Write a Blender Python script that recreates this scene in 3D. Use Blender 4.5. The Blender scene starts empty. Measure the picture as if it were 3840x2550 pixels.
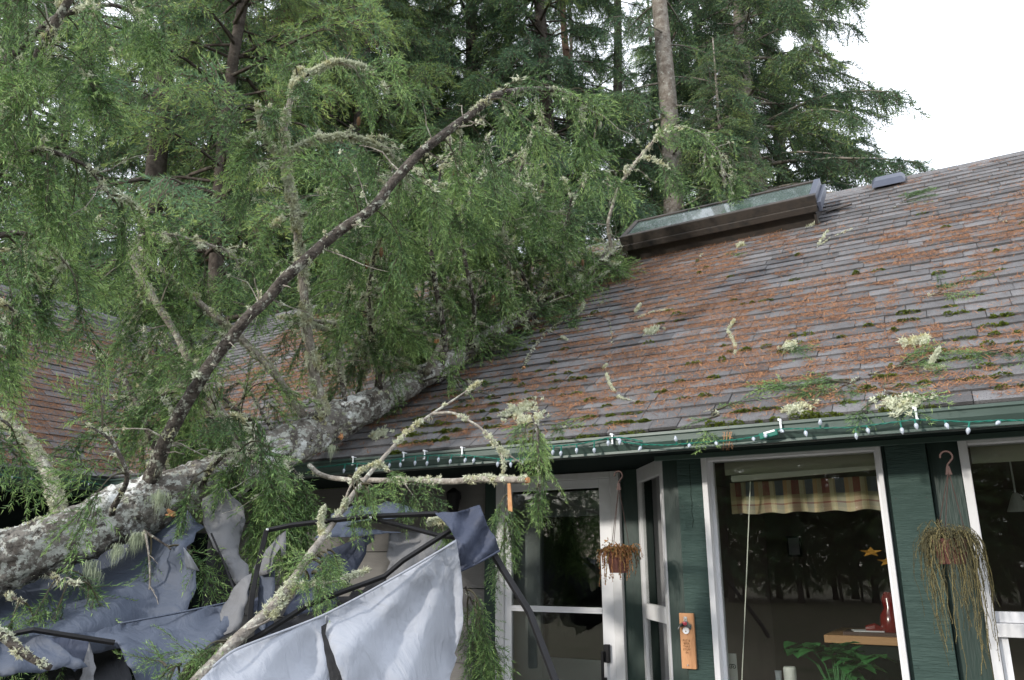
import bpy, bmesh, math, random
import numpy as np
from mathutils import Vector, Matrix
from mathutils.geometry import delaunay_2d_cdt

rng = np.random.default_rng(11)
random.seed(5)
S = bpy.context.scene
COL = S.collection
EYE = 1.6
FPX, CX, CY = 2929.0, 1920.0, 1275.0          # lens of the photograph in its own pixels
YAW = math.radians(30.39); PITCH = math.radians(16.0)

# ------------------------------------------------------------------ camera, sky, sun, exposure
cam = bpy.data.cameras.new('camera'); cam_o = bpy.data.objects.new('camera', cam); COL.objects.link(cam_o)
cam_o.location = (0, 0, EYE)
cam_o.rotation_euler = (math.radians(90) + PITCH, 0, YAW)
cam.sensor_width = 36; cam.lens = 36 * FPX / 3840
cam.clip_start = 0.05; cam.clip_end = 2000
S.camera = cam_o

SUN_EL = math.radians(17); SUN_AZ = math.radians(24)    # azimuth: towards -X from -Y
sun_dir = Vector((-math.sin(SUN_AZ) * math.cos(SUN_EL), -math.cos(SUN_AZ) * math.cos(SUN_EL), math.sin(SUN_EL)))
W = bpy.data.worlds.new('World'); S.world = W; W.use_nodes = True
nt = W.node_tree; nt.nodes.clear()
wo = nt.nodes.new('ShaderNodeOutputWorld'); bg = nt.nodes.new('ShaderNodeBackground')
sky = nt.nodes.new('ShaderNodeTexSky'); sky.sky_type = 'NISHITA'; sky.sun_disc = False
sky.sun_elevation = SUN_EL; sky.sun_rotation = math.radians(180) + SUN_AZ
tc = nt.nodes.new('ShaderNodeTexCoord'); nz = nt.nodes.new('ShaderNodeTexNoise')
nz.inputs['Scale'].default_value = 2.2; nz.inputs['Detail'].default_value = 5
rp = nt.nodes.new('ShaderNodeValToRGB')
rp.color_ramp.elements[0].position = 0.3; rp.color_ramp.elements[0].color = (10.2, 11.0, 12.4, 1)
rp.color_ramp.elements[1].position = 0.7; rp.color_ramp.elements[1].color = (12.4, 12.8, 13.6, 1)
mx = nt.nodes.new('ShaderNodeMix'); mx.data_type = 'RGBA'; mx.inputs[0].default_value = 0.86
bg.inputs['Strength'].default_value = 0.1
nt.links.new(tc.outputs['Generated'], nz.inputs['Vector']); nt.links.new(nz.outputs[0], rp.inputs[0])
nt.links.new(sky.outputs[0], mx.inputs[6]); nt.links.new(rp.outputs[0], mx.inputs[7])
nt.links.new(mx.outputs[2], bg.inputs['Color']); nt.links.new(bg.outputs[0], wo.inputs[0])
sun = bpy.data.lights.new('sun', 'SUN'); sun.energy = 1.7; sun.angle = math.radians(3); sun.color = (1, 0.94, 0.85)
sun_o = bpy.data.objects.new('sun', sun); COL.objects.link(sun_o)
sun_o.rotation_euler = sun_dir.to_track_quat('Z', 'Y').to_euler(); sun_o.location = (-10, -20, 15)
S.view_settings.view_transform = 'Standard'; S.view_settings.look = 'None'
S.view_settings.exposure = 0.95; S.view_settings.gamma = 1; S.view_settings.use_curve_mapping = False
S.render.engine = 'CYCLES'
S.cycles.max_bounces = 8; S.cycles.transparent_max_bounces = 16; S.cycles.diffuse_bounces = 3

# ------------------------------------------------------------------ camera maths: where a measured point of the photo lies in the place
_cy, _sy = math.cos(YAW), math.sin(YAW); _cp, _sp = math.cos(PITCH), math.sin(PITCH)
RIGHT = np.array([_cy, _sy, 0.]); FWD = np.array([-_sy * _cp, _cy * _cp, _sp]); UPV = np.array([_sy * _sp, -_cy * _sp, _cp])
EYEV = np.array([0, 0, EYE])
def P(x, y, d):                    # at distance d along the view axis
    return EYEV + d * (FWD + RIGHT * ((x - CX) / FPX) - UPV * ((y - CY) / FPX))
def onY(x, y, Y):
    r = P(x, y, 1) - EYEV; return EYEV + r * (Y / r[1])
def onX(x, y, X):
    r = P(x, y, 1) - EYEV; return EYEV + r * (X / r[0])
def onZ(x, y, Z):
    r = P(x, y, 1) - EYEV; return EYEV + r * ((Z - EYE) / r[2])
RP = math.radians(38.5); RT, RC, RS = math.tan(RP), math.cos(RP), math.sin(RP)
YE, ZE, XC = 4.05, 2.30, -6.3
def onroof(x, y, lift=0.0):
    r = P(x, y, 1) - EYEV
    s = (ZE - YE * RT - EYE) / (r[2] - r[1] * RT)
    return EYEV + r * s + lift * np.array([0, -RS, RC])
def depth(p): return float((np.array(p) - EYEV) @ FWD)

# ------------------------------------------------------------------ materials
MATS = {}
def mat(name, col, rough=0.7, spec=0.3, var=None, scale=8.0, bump=0.0, bscale=60.0, detail=6, metal=0.0, stretch=None,
        translucent=0.0, randobj=0.0, tint=None, emit=None, trans=0.0, coat=0.0):
    m = bpy.data.materials.new(name); m.use_nodes = True; t = m.node_tree; t.nodes.clear()
    N, L = t.nodes.new, t.links.new
    out = N('ShaderNodeOutputMaterial'); b = N('ShaderNodeBsdfPrincipled')
    b.inputs['Base Color'].default_value = (*col, 1); b.inputs['Roughness'].default_value = rough
    b.inputs['Specular IOR Level'].default_value = spec; b.inputs['Metallic'].default_value = metal
    b.inputs['Coat Weight'].default_value = coat
    if trans: b.inputs['Transmission Weight'].default_value = trans
    co = N('ShaderNodeTexCoord'); vec = co.outputs['Object']
    if stretch:
        mp = N('ShaderNodeMapping'); mp.inputs['Scale'].default_value = stretch; L(vec, mp.inputs[0]); vec = mp.outputs[0]
    src = None
    if var:
        nz = N('ShaderNodeTexNoise'); nz.inputs['Scale'].default_value = scale; nz.inputs['Detail'].default_value = detail
        nz.inputs['Roughness'].default_value = 0.65
        L(vec, nz.inputs['Vector']); r = N('ShaderNodeValToRGB')
        cols = [col] + list(var)
        els = r.color_ramp.elements
        while len(els) < len(cols): els.new(0.5)
        for i, c in enumerate(cols):
            els[i].position = 0.3 + 0.4 * i / (len(cols) - 1); els[i].color = (*c, 1)
        L(nz.outputs[0], r.inputs[0]); src = r.outputs[0]
    if tint:                       # colour by a value stored on each leaf
        at = N('ShaderNodeAttribute'); at.attribute_name = 'tint'; r = N('ShaderNodeValToRGB'); els = r.color_ramp.elements
        while len(els) < len(tint): els.new(0.5)
        for i, (p, c) in enumerate(tint): els[i].position = p; els[i].color = (*c, 1)
        L(at.outputs['Fac'], r.inputs[0]); src = r.outputs[0]
    if randobj:
        oi = N('ShaderNodeObjectInfo'); hs = N('ShaderNodeHueSaturation')
        mr = N('ShaderNodeMapRange'); mr.inputs['To Min'].default_value = 1 - randobj; mr.inputs['To Max'].default_value = 1 + randobj
        L(oi.outputs['Random'], mr.inputs['Value']); L(mr.outputs[0], hs.inputs['Value'])
        if src is None: hs.inputs['Color'].default_value = (*col, 1)
        else: L(src, hs.inputs['Color'])
        src = hs.outputs[0]
    if src is not None: L(src, b.inputs['Base Color'])
    if bump:
        nb = N('ShaderNodeTexNoise'); nb.inputs['Scale'].default_value = bscale; nb.inputs['Detail'].default_value = 4
        L(vec, nb.inputs['Vector']); bp = N('ShaderNodeBump'); bp.inputs['Strength'].default_value = bump
        bp.inputs['Distance'].default_value = 0.01
        L(nb.outputs[0], bp.inputs['Height']); L(bp.outputs[0], b.inputs['Normal'])
    if emit:
        b.inputs['Emission Color'].default_value = (*emit[0], 1); b.inputs['Emission Strength'].default_value = emit[1]
    surf = b.outputs[0]
    if translucent:
        tr = N('ShaderNodeBsdfTranslucent'); ms = N('ShaderNodeMixShader'); ms.inputs[0].default_value = translucent
        if src is not None: L(src, tr.inputs[0])
        else: tr.inputs[0].default_value = (*col, 1)
        L(surf, ms.inputs[1]); L(tr.outputs[0], ms.inputs[2]); surf = ms.outputs[0]
    L(surf, out.inputs[0]); MATS[name] = m
    return m

def glass_mat(name, tintc=(0.93, 0.95, 0.94), ior=1.5, rough=0.0):
    m = bpy.data.materials.new(name); m.use_nodes = True; t = m.node_tree; t.nodes.clear(); N, L = t.nodes.new, t.links.new
    out = N('ShaderNodeOutputMaterial'); tr = N('ShaderNodeBsdfTransparent'); gl = N('ShaderNodeBsdfGlossy'); fr = N('ShaderNodeFresnel')
    ms = N('ShaderNodeMixShader'); tr.inputs[0].default_value = (*tintc, 1); gl.inputs['Roughness'].default_value = rough
    fr.inputs[0].default_value = ior
    ml = N('ShaderNodeMath'); ml.operation = 'MULTIPLY_ADD'; ml.inputs[1].default_value = 1.7; ml.inputs[2].default_value = 0.0; ml.use_clamp = True
    L(fr.outputs[0], ml.inputs[0]); L(ml.outputs[0], ms.inputs[0]); L(tr.outputs[0], ms.inputs[1]); L(gl.outputs[0], ms.inputs[2])
    L(ms.outputs[0], out.inputs[0]); MATS[name] = m
    return m

def ramp_stack(name, layers, rough=0.85, bump=0.6, bscale=35, spec=0.2):
    """base colour plus patches of other colours: layers = [(colour, noise scale, low, high)], first is the base"""
    m = bpy.data.materials.new(name); m.use_nodes = True; t = m.node_tree; t.nodes.clear(); N, L = t.nodes.new, t.links.new
    out = N('ShaderNodeOutputMaterial'); b = N('ShaderNodeBsdfPrincipled'); b.inputs['Roughness'].default_value = rough
    b.inputs['Specular IOR Level'].default_value = spec
    co = N('ShaderNodeTexCoord'); cur = N('ShaderNodeRGB'); cur.outputs[0].default_value = (*layers[0][0], 1); cur = cur.outputs[0]
    hsum = None
    for k, (c, sc, lo, hi) in enumerate(layers[1:]):
        n = N('ShaderNodeTexNoise'); n.noise_dimensions = '4D'; n.inputs['W'].default_value = 3.7 * k; n.inputs['Scale'].default_value = sc
        n.inputs['Detail'].default_value = 7; n.inputs['Roughness'].default_value = 0.7
        L(co.outputs['Object'], n.inputs['Vector'])
        mr = N('ShaderNodeMapRange'); mr.inputs['From Min'].default_value = lo; mr.inputs['From Max'].default_value = hi
        L(n.outputs[0], mr.inputs['Value'])
        mi = N('ShaderNodeMix'); mi.data_type = 'RGBA'; L(mr.outputs[0], mi.inputs[0]); L(cur, mi.inputs[6]); mi.inputs[7].default_value = (*c, 1)
        cur = mi.outputs[2]; hsum = mr.outputs[0]
    L(cur, b.inputs['Base Color'])
    nb = N('ShaderNodeTexNoise'); nb.inputs['Scale'].default_value = bscale; nb.inputs['Detail'].default_value = 8
    L(co.outputs['Object'], nb.inputs['Vector']); bp = N('ShaderNodeBump'); bp.inputs['Strength'].default_value = bump; bp.inputs['Distance'].default_value = 0.02
    L(nb.outputs[0], bp.inputs['Height']); L(bp.outputs[0], b.inputs['Normal']); L(b.outputs[0], out.inputs[0]); MATS[name] = m
    return m

def plaid_mat(name):
    m = bpy.data.materials.new(name); m.use_nodes = True; t = m.node_tree; t.nodes.clear(); N, L = t.nodes.new, t.links.new
    out = N('ShaderNodeOutputMaterial'); b = N('ShaderNodeBsdfPrincipled'); b.inputs['Roughness'].default_value = 0.9
    uv = N('ShaderNodeUVMap'); sp = N('ShaderNodeSeparateXYZ'); L(uv.outputs[0], sp.inputs[0])
    def bands(sock, mult, stops):
        mu = N('ShaderNodeMath'); mu.operation = 'MULTIPLY'; mu.inputs[1].default_value = mult; L(sock, mu.inputs[0])
        fr = N('ShaderNodeMath'); fr.operation = 'FRACT'; L(mu.outputs[0], fr.inputs[0])
        r = N('ShaderNodeValToRGB'); r.color_ramp.interpolation = 'CONSTANT'; els = r.color_ramp.elements
        while len(els) < len(stops): els.new(0.5)
        for i, (p, c) in enumerate(stops): els[i].position = p; els[i].color = (*c, 1)
        L(fr.outputs[0], r.inputs[0]); return r.outputs[0]
    h = bands(sp.outputs[0], 5.0, [(0, (.42, .33, .20)), (.14, (.26, .085, .07)), (.36, (.50, .43, .28)), (.5, (.36, .28, .17)), (.56, (.12, .125, .15)), (.86, (.42, .26, .13))])
    v = bands(sp.outputs[1], 1.0, [(0, (.72, .62, .42)), (.12, (.58, .52, .36)), (.25, (.36, .16, .12)), (.30, (.66, .58, .36)), (.42, (.45, .42, .22)), (.55, (1, 1, 1))])
    mi = N('ShaderNodeMix'); mi.data_type = 'RGBA'; mi.blend_type = 'MIX'
    gt = N('ShaderNodeMath'); gt.operation = 'GREATER_THAN'; gt.inputs[1].default_value = 0.55; L(sp.outputs[1], gt.inputs[0])
    f = N('ShaderNodeMath'); f.operation = 'MULTIPLY_ADD'; f.inputs[1].default_value = 0.5; f.inputs[2].default_value = 0.5; L(gt.outputs[0], f.inputs[0])
    L(f.outputs[0], mi.inputs[0]); L(v, mi.inputs[6]); L(h, mi.inputs[7]); L(mi.outputs[2], b.inputs['Base Color'])
    tr = N('ShaderNodeBsdfTranslucent'); L(mi.outputs[2], tr.inputs[0]); ms = N('ShaderNodeMixShader'); ms.inputs[0].default_value = 0.2
    L(b.outputs[0], ms.inputs[1]); L(tr.outputs[0], ms.inputs[2]); L(ms.outputs[0], out.inputs[0]); MATS[name] = m
    return m

M = MATS
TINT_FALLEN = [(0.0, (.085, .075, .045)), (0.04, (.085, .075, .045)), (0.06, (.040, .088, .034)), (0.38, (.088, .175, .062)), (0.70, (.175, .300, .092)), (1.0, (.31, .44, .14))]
TINT_BACK = [(0.0, (.12, .09, .07)), (0.04, (.12, .09, .07)), (0.06, (.062, .118, .074)), (0.42, (.108, .192, .104)), (0.75, (.175, .275, .11)), (1.0, (.28, .36, .11))]  # greens paled and cooled to stand in for forest haze
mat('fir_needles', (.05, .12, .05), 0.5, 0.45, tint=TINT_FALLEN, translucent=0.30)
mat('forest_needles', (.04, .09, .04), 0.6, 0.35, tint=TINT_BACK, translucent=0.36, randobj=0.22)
mat('lichen', (.54, .57, .43), 0.95, 0.1, var=[(.66, .68, .53), (.54, .50, .26)], scale=9, translucent=0.25)
mat('beard_lichen', (.40, .45, .32), 0.95, 0.1, translucent=0.3)
ramp_stack('bark_trunk', [((.085, .074, .064),), ((.20, .185, .165), 9, .42, .54), ((.42, .43, .39), 22, .50, .55), ((.70, .71, .69), 4.5, .56, .60), ((.040, .034, .030), 15, .57, .64)], bump=1.0, bscale=45)
ramp_stack('bark_branch', [((.042, .035, .031),), ((.11, .095, .082), 18, .42, .56), ((.36, .37, .31), 26, .54, .60)], bump=0.9, bscale=70)
ramp_stack('bark_pale', [((.20, .175, .15),), ((.33, .30, .26), 16, .42, .55), ((.50, .50, .42), 20, .53, .60)], bump=0.8, bscale=70)
ramp_stack('bark_standing', [((.13, .105, .085),), ((.27, .245, .21), 6, .4, .6), ((.40, .40, .35), 14, .56, .66)], bump=1.0, bscale=14)
ramp_stack('bark_dark', [((.05, .040, .034),), ((.105, .088, .075), 6, .4, .6), ((.16, .16, .135), 14, .58, .68)], bump=1.0, bscale=14)
ramp_stack('bark_red', [((.11, .068, .050),), ((.25, .155, .10), 4, .42, .58), ((.10, .07, .06), 12, .55, .65)], bump=1.0, bscale=14)
mat('torn_wood', (.40, .18, .08), 0.8, 0.2, var=[(.52, .30, .15)], scale=40)
ramp_stack('shingle', [((.122, .119, .122),), ((.178, .174, .178), 7, .40, .62), ((.075, .075, .078), 120, .52, .62), ((.15, .135, .12), 3.0, .60, .75)], rough=0.9, bump=0.5, bscale=260)
for n, d in (('shingle_light', 1.22), ('shingle_dark', 0.80)):
    ramp_stack(n, [((.122 * d, .119 * d, .122 * d),), ((.178 * d, .174 * d, .178 * d), 7, .40, .62), ((.075 * d, .075 * d, .078 * d), 120, .52, .62), ((.15 * d, .135 * d, .12 * d), 3.0, .60, .75)], rough=0.9, bump=0.5, bscale=260)
mat('dead_needles', (.34, .13, .06), 0.8, 0.2, tint=[(0, (.11, .064, .046)), (.5, (.25, .120, .068)), (1, (.40, .21, .10))])
mat('moss', (.07, .11, .02), 0.95, 0.1, var=[(.14, .18, .03), (.045, .06, .02)], scale=25, bump=1, bscale=300)
mat('gutter_green', (.034, .060, .050), 0.42, 0.5, var=[(.044, .076, .064), (.062, .098, .085)], scale=3, stretch=(.6, 4, 4), bump=0.05)
mat('paint_green', (.036, .060, .053), 0.75, 0.15, var=[(.045, .074, .066), (.060, .094, .084)], scale=5, stretch=(1.2, 1, 14), bump=0.9, bscale=14)
mat('paint_dark_green', (.012, .028, .023), 0.5, 0.4, var=[(.017, .038, .031)], scale=5, stretch=(8, 8, 1), bump=0.3, bscale=10)
mat('soffit_dark', (.008, .013, .012), 0.9, 0.05, var=[(.012, .018, .016)])  # near black, the eave's shade is put into the soffit colour
mat('white_paint', (.56, .56, .57), 0.5, 0.4, var=[(.59, .59, .60), (.54, .54, .535)], scale=4, stretch=(3, 3, 1), bump=0.06)
mat('vinyl_white', (.62, .63, .65), 0.35, 0.5, var=[(.70, .70, .72)], scale=6)
mat('siding', (.155, .15, .145), 0.75, 0.2, var=[(.18, .175, .168)], scale=4, stretch=(1, 1, 9), bump=0.3, bscale=40)  # base taken darker to carry some of the shade below the eave
mat('roof_metal', (.030, .028, .027), 0.6, 0.3, var=[(.055, .045, .038), (.02, .02, .02)], scale=7, bump=0.1)
mat('roof_metal_blue', (.050, .058, .085), 0.5, 0.4, var=[(.068, .078, .11)], scale=5)
mat('skylight_pane', (.035, .060, .054), 0.25, 0.6, var=[(.05, .08, .072), (.12, .15, .145)], scale=6, coat=0.5)
glass_mat('glass'); glass_mat('door_glass', (.80, .82, .80))
mat('interior', (.13, .105, .09), 0.9, 0.1, var=[(.17, .135, .11)], scale=2)
mat('interior_floor', (.06, .045, .035), 0.8, 0.2)
mat('black_metal', (.007, .007, .008), 0.6, 0.25, var=[(.012, .012, .014)], scale=14, bump=0.1)
mat('chrome', (.75, .75, .76), 0.25, 0.5, metal=1.0)
def fabric(name, a, b_, tr=0.12):
    m = mat(name, a, 0.62, 0.3, var=[b_], scale=2.2, translucent=tr)
    t = m.node_tree; N, L = t.nodes.new, t.links.new
    bs = [n for n in t.nodes if n.type == 'BSDF_PRINCIPLED'][0]; co = [n for n in t.nodes if n.type == 'TEX_COORD'][0]
    nz = N('ShaderNodeTexNoise'); nz.noise_type = 'RIDGED_MULTIFRACTAL'; nz.inputs['Scale'].default_value = 2.6; nz.inputs['Detail'].default_value = 3; nz.inputs['Distortion'].default_value = .6
    n2 = N('ShaderNodeTexNoise'); n2.inputs['Scale'].default_value = 6; n2.inputs['Detail'].default_value = 4; n2.inputs['Distortion'].default_value = 1.0
    mp = N('ShaderNodeMapping'); mp.inputs['Rotation'].default_value = (.5, .7, .4); mp.inputs['Scale'].default_value = (1, 2.6, 1)
    L(co.outputs['Object'], mp.inputs[0]); L(mp.outputs[0], nz.inputs['Vector']); L(mp.outputs[0], n2.inputs['Vector'])
    ad = N('ShaderNodeMath'); ad.operation = 'MULTIPLY_ADD'; ad.inputs[1].default_value = 0.45; L(nz.outputs[0], ad.inputs[0]); L(n2.outputs[0], ad.inputs[2])
    bp = N('ShaderNodeBump'); bp.inputs['Strength'].default_value = 0.8; bp.inputs['Distance'].default_value = 0.02
    L(ad.outputs[0], bp.inputs['Height']); L(bp.outputs[0], bs.inputs['Normal'])
fabric('canopy_grey', (.072, .088, .125), (.095, .113, .155))
fabric('canopy_blue', (.048, .058, .092), (.065, .077, .115))
fabric('canopy_silver', (.33, .35, .395), (.37, .39, .435))
fabric('canopy_beige', (.155, .157, .165), (.185, .188, .20))
fabric('canopy_shade', (.05, .052, .06), (.035, .037, .042))  # for dark sheets that stand in for the shade inside the canopy
plaid_mat('plaid')
mat('blind', (.60, .58, .46), 0.7, 0.2)
mat('blind_white', (.80, .80, .70), 0.6, 0.3)
mat('terracotta', (.11, .05, .042), 0.8, 0.2, var=[(.15, .065, .05)], scale=12)
mat('dead_plant', (.24, .10, .045), 0.8, 0.2, tint=[(0, (.12, .07, .035)), (.4, (.26, .12, .05)), (.8, (.36, .18, .07)), (1, (.14, .16, .05))])
mat('dry_vine', (.16, .14, .07), 0.9, 0.1, tint=[(0, (.04, .038, .024)), (.5, (.085, .08, .045)), (1, (.20, .165, .075))])
mat('cedar', (.42, .20, .09), 0.6, 0.3, var=[(.52, .27, .13), (.36, .16, .07)], scale=9, stretch=(6, 6, 1))
mat('ink', (.10, .045, .02), 0.9, 0.1)
mat('enamel_red', (.55, .03, .06), 0.4, 0.4); mat('enamel_white', (.85, .85, .86), 0.4, 0.4)
mat('wire_green', (.010, .13, .095), 0.55, 0.3); mat('clip_white', (.75, .77, .80), 0.35, 0.5)
mat('bulb', (.38, .42, .48), 0.15, 0.6, coat=0.6)
mat('leaf_green', (.045, .17, .055), 0.45, 0.4, var=[(.06, .22, .06), (.03, .12, .045)], scale=14, translucent=0.25)
mat('leaf_yellow', (.34, .17, .03), 0.6, 0.3)
mat('red_glass', (.13, .008, .007), 0.2, 0.6)
mat('wood_table', (.33, .17, .07), 0.5, 0.4, var=[(.40, .22, .10)], scale=6, stretch=(1, 8, 8))
mat('cup_white', (.62, .62, .58), 0.6, 0.3); mat('cup_grey', (.34, .36, .38), 0.6, 0.3)
mat('book_brown', (.065, .036, .03), 0.6, 0.3); mat('paper', (.6, .6, .62), 0.8, 0.1)
mat('ground_mat', (.06, .07, .035), 0.95, 0.1, var=[(.09, .075, .05), (.045, .06, .025)], scale=1.2, bump=1, bscale=20)
mat('patio_mat', (.27, .26, .25), 0.9, 0.1, var=[(.33, .32, .30)], scale=3, bump=0.4)

# ------------------------------------------------------------------ mesh helpers
def fast_mesh(name, tris, tint=None):
    n = len(tris); me = bpy.data.meshes.new(name)
    me.vertices.add(n * 3); me.vertices.foreach_set('co', np.ascontiguousarray(tris, dtype=np.float32).ravel())
    me.loops.add(n * 3); me.loops.foreach_set('vertex_index', np.arange(n * 3, dtype=np.int32))
    me.polygons.add(n); me.polygons.foreach_set('loop_start', np.arange(0, n * 3, 3, dtype=np.int32))
    me.polygons.foreach_set('loop_total', np.full(n, 3, dtype=np.int32))
    if tint is not None:
        a = me.attributes.new('tint', 'FLOAT', 'POINT'); a.data.foreach_set('value', np.repeat(tint.astype(np.float32), 3))
    me.update(); return me

def link(name, me, m=None, parent=None, kind=None, loc=None, smooth=False):
    o = bpy.data.objects.new(name, me); COL.objects.link(o)
    if m is not None and not len(me.materials):
        me.materials.append(MATS[m] if isinstance(m, str) else m)
    if smooth: me.polygons.foreach_set('use_smooth', [True] * len(me.polygons))
    if loc is not None: o.location = loc
    if parent is not None:
        o.parent = parent; o.matrix_parent_inverse = Matrix.Translation(-Vector(world_loc(parent)))
    if kind: o['kind'] = kind
    return o
def world_loc(o):
    l = Vector(o.location)
    if o.parent is not None and o.parent.type == 'EMPTY' or o.parent is not None:
        pass
    return l
def thing(name, label, cat, loc=(0, 0, 0), group=None):
    o = bpy.data.objects.new(name, None); COL.objects.link(o); o.location = loc; o.empty_display_size = 0.2
    o['label'] = label; o['category'] = cat
    if group: o['group'] = group
    return o
def tag(o, label, cat, group=None):
    o['label'] = label; o['category'] = cat
    if group: o['group'] = group
    return o

class MB:
    def __init__(s): s.v = []; s.f = []; s.mi = []; s.cur = 0
    def add(s, vs, fs):
        b = len(s.v); s.v += [tuple(map(float, p)) for p in vs]; s.f += [tuple(i + b for i in f) for f in fs]; s.mi += [s.cur] * len(fs); return s
    def box(s, x0, x1, y0, y1, z0, z1):
        return s.add([(x0, y0, z0), (x1, y0, z0), (x1, y1, z0), (x0, y1, z0), (x0, y0, z1), (x1, y0, z1), (x1, y1, z1), (x0, y1, z1)],
                     [(0, 3, 2, 1), (4, 5, 6, 7), (0, 1, 5, 4), (1, 2, 6, 5), (2, 3, 7, 6), (3, 0, 4, 7)])
    def obox(s, o, a, b, c):            # oriented box from corner o along vectors a, b, c
        o, a, b, c = map(np.array, (o, a, b, c))
        return s.add([o, o + a, o + a + b, o + b, o + c, o + a + c, o + a + b + c, o + b + c],
                     [(0, 3, 2, 1), (4, 5, 6, 7), (0, 1, 5, 4), (1, 2, 6, 5), (2, 3, 7, 6), (3, 0, 4, 7)])
    def tube(s, pts, rad, n=8, cap=True):
        pts = np.array(pts, float); rad = np.broadcast_to(rad, (len(pts),)).astype(float)
        tan = np.gradient(pts, axis=0); tan /= np.linalg.norm(tan, axis=1)[:, None] + 1e-9
        ref = np.array([0, 0, 1.]) if abs(tan[0][2]) < .9 else np.array([1., 0, 0])
        u = np.cross(tan[0], ref); u /= np.linalg.norm(u); vs = []
        for i in range(len(pts)):
            u = u - tan[i] * (u @ tan[i]); u /= np.linalg.norm(u) + 1e-9; w = np.cross(tan[i], u)
            for k in range(n):
                a = 2 * math.pi * k / n; vs.append(pts[i] + rad[i] * (math.cos(a) * u + math.sin(a) * w))
        fs = [(i * n + k, i * n + (k + 1) % n, (i + 1) * n + (k + 1) % n, (i + 1) * n + k) for i in range(len(pts) - 1) for k in range(n)]
        if cap: fs += [tuple(range(n))[::-1], tuple((len(pts) - 1) * n + k for k in range(n))]
        return s.add(vs, fs)
    def lathe(s, c, prof, n=20):
        vs = [(c[0] + r * math.cos(2 * math.pi * k / n), c[1] + r * math.sin(2 * math.pi * k / n), c[2] + z) for r, z in prof for k in range(n)]
        fs = [(i * n + k, i * n + (k + 1) % n, (i + 1) * n + (k + 1) % n, (i + 1) * n + k) for i in range(len(prof) - 1) for k in range(n)]
        fs.append(tuple(range(n))[::-1]); fs.append(tuple((len(prof) - 1) * n + k for k in range(n)))
        return s.add(vs, fs)
    def extrude_x(s, prof, x0, x1):     # closed profile [(y, z)] swept along X
        n = len(prof); vs = [(x0, y, z) for y, z in prof] + [(x1, y, z) for y, z in prof]
        return s.add(vs, [(i, (i + 1) % n, n + (i + 1) % n, n + i) for i in range(n)] + [tuple(range(n))[::-1], tuple(range(n, 2 * n))])
    def build(s, name, m, parent=None, kind=None, smooth=False, bevel=0.0, fixn=True):
        me = bpy.data.meshes.new(name); me.from_pydata(s.v, [], s.f)
        for mm in (m if isinstance(m, (list, tuple)) else [m]): me.materials.append(MATS[mm])
        if any(s.mi): me.polygons.foreach_set('material_index', s.mi)
        if fixn:
            bm = bmesh.new(); bm.from_mesh(me); bmesh.ops.recalc_face_normals(bm, faces=bm.faces); bm.to_mesh(me); bm.free()
        o = link(name, me, None, parent, kind, smooth=smooth)
        if bevel:
            md = o.modifiers.new('bevel', 'BEVEL'); md.width = bevel; md.segments = 2; md.limit_method = 'ANGLE'
        return o

def vnoise(p, seed=0):                   # smooth value noise, p (N,3) -> (N,) in 0..1
    p = np.asarray(p, float); i = np.floor(p).astype(np.int64); f = p - i; f = f * f * (3 - 2 * f); out = 0
    for dx in (0, 1):
        for dy in (0, 1):
            for dz in (0, 1):
                h = (i[:, 0] + dx) * 374761393 + (i[:, 1] + dy) * 668265263 + (i[:, 2] + dz) * 2147483647 + seed * 144665
                h = (h ^ (h >> 13)) * 1274126177; h = (h ^ (h >> 16)) & 0xffff
                out = out + h / 65535.0 * np.where(dx, f[:, 0], 1 - f[:, 0]) * np.where(dy, f[:, 1], 1 - f[:, 1]) * np.where(dz, f[:, 2], 1 - f[:, 2])
    return out

def resample(pts, step):
    pts = np.array(pts, float); d = np.r_[0, np.cumsum(np.linalg.norm(np.diff(pts, axis=0), axis=1))]
    n = max(3, int(d[-1] / step) + 1); t = np.linspace(0, d[-1], n)
    # Catmull-like smoothing: linear then light averaging
    q = np.stack([np.interp(t, d, pts[:, k]) for k in range(pts.shape[1])], 1)
    for _ in range(3): q[1:-1] = .25 * q[:-2] + .5 * q[1:-1] + .25 * q[2:]
    return q

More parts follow.
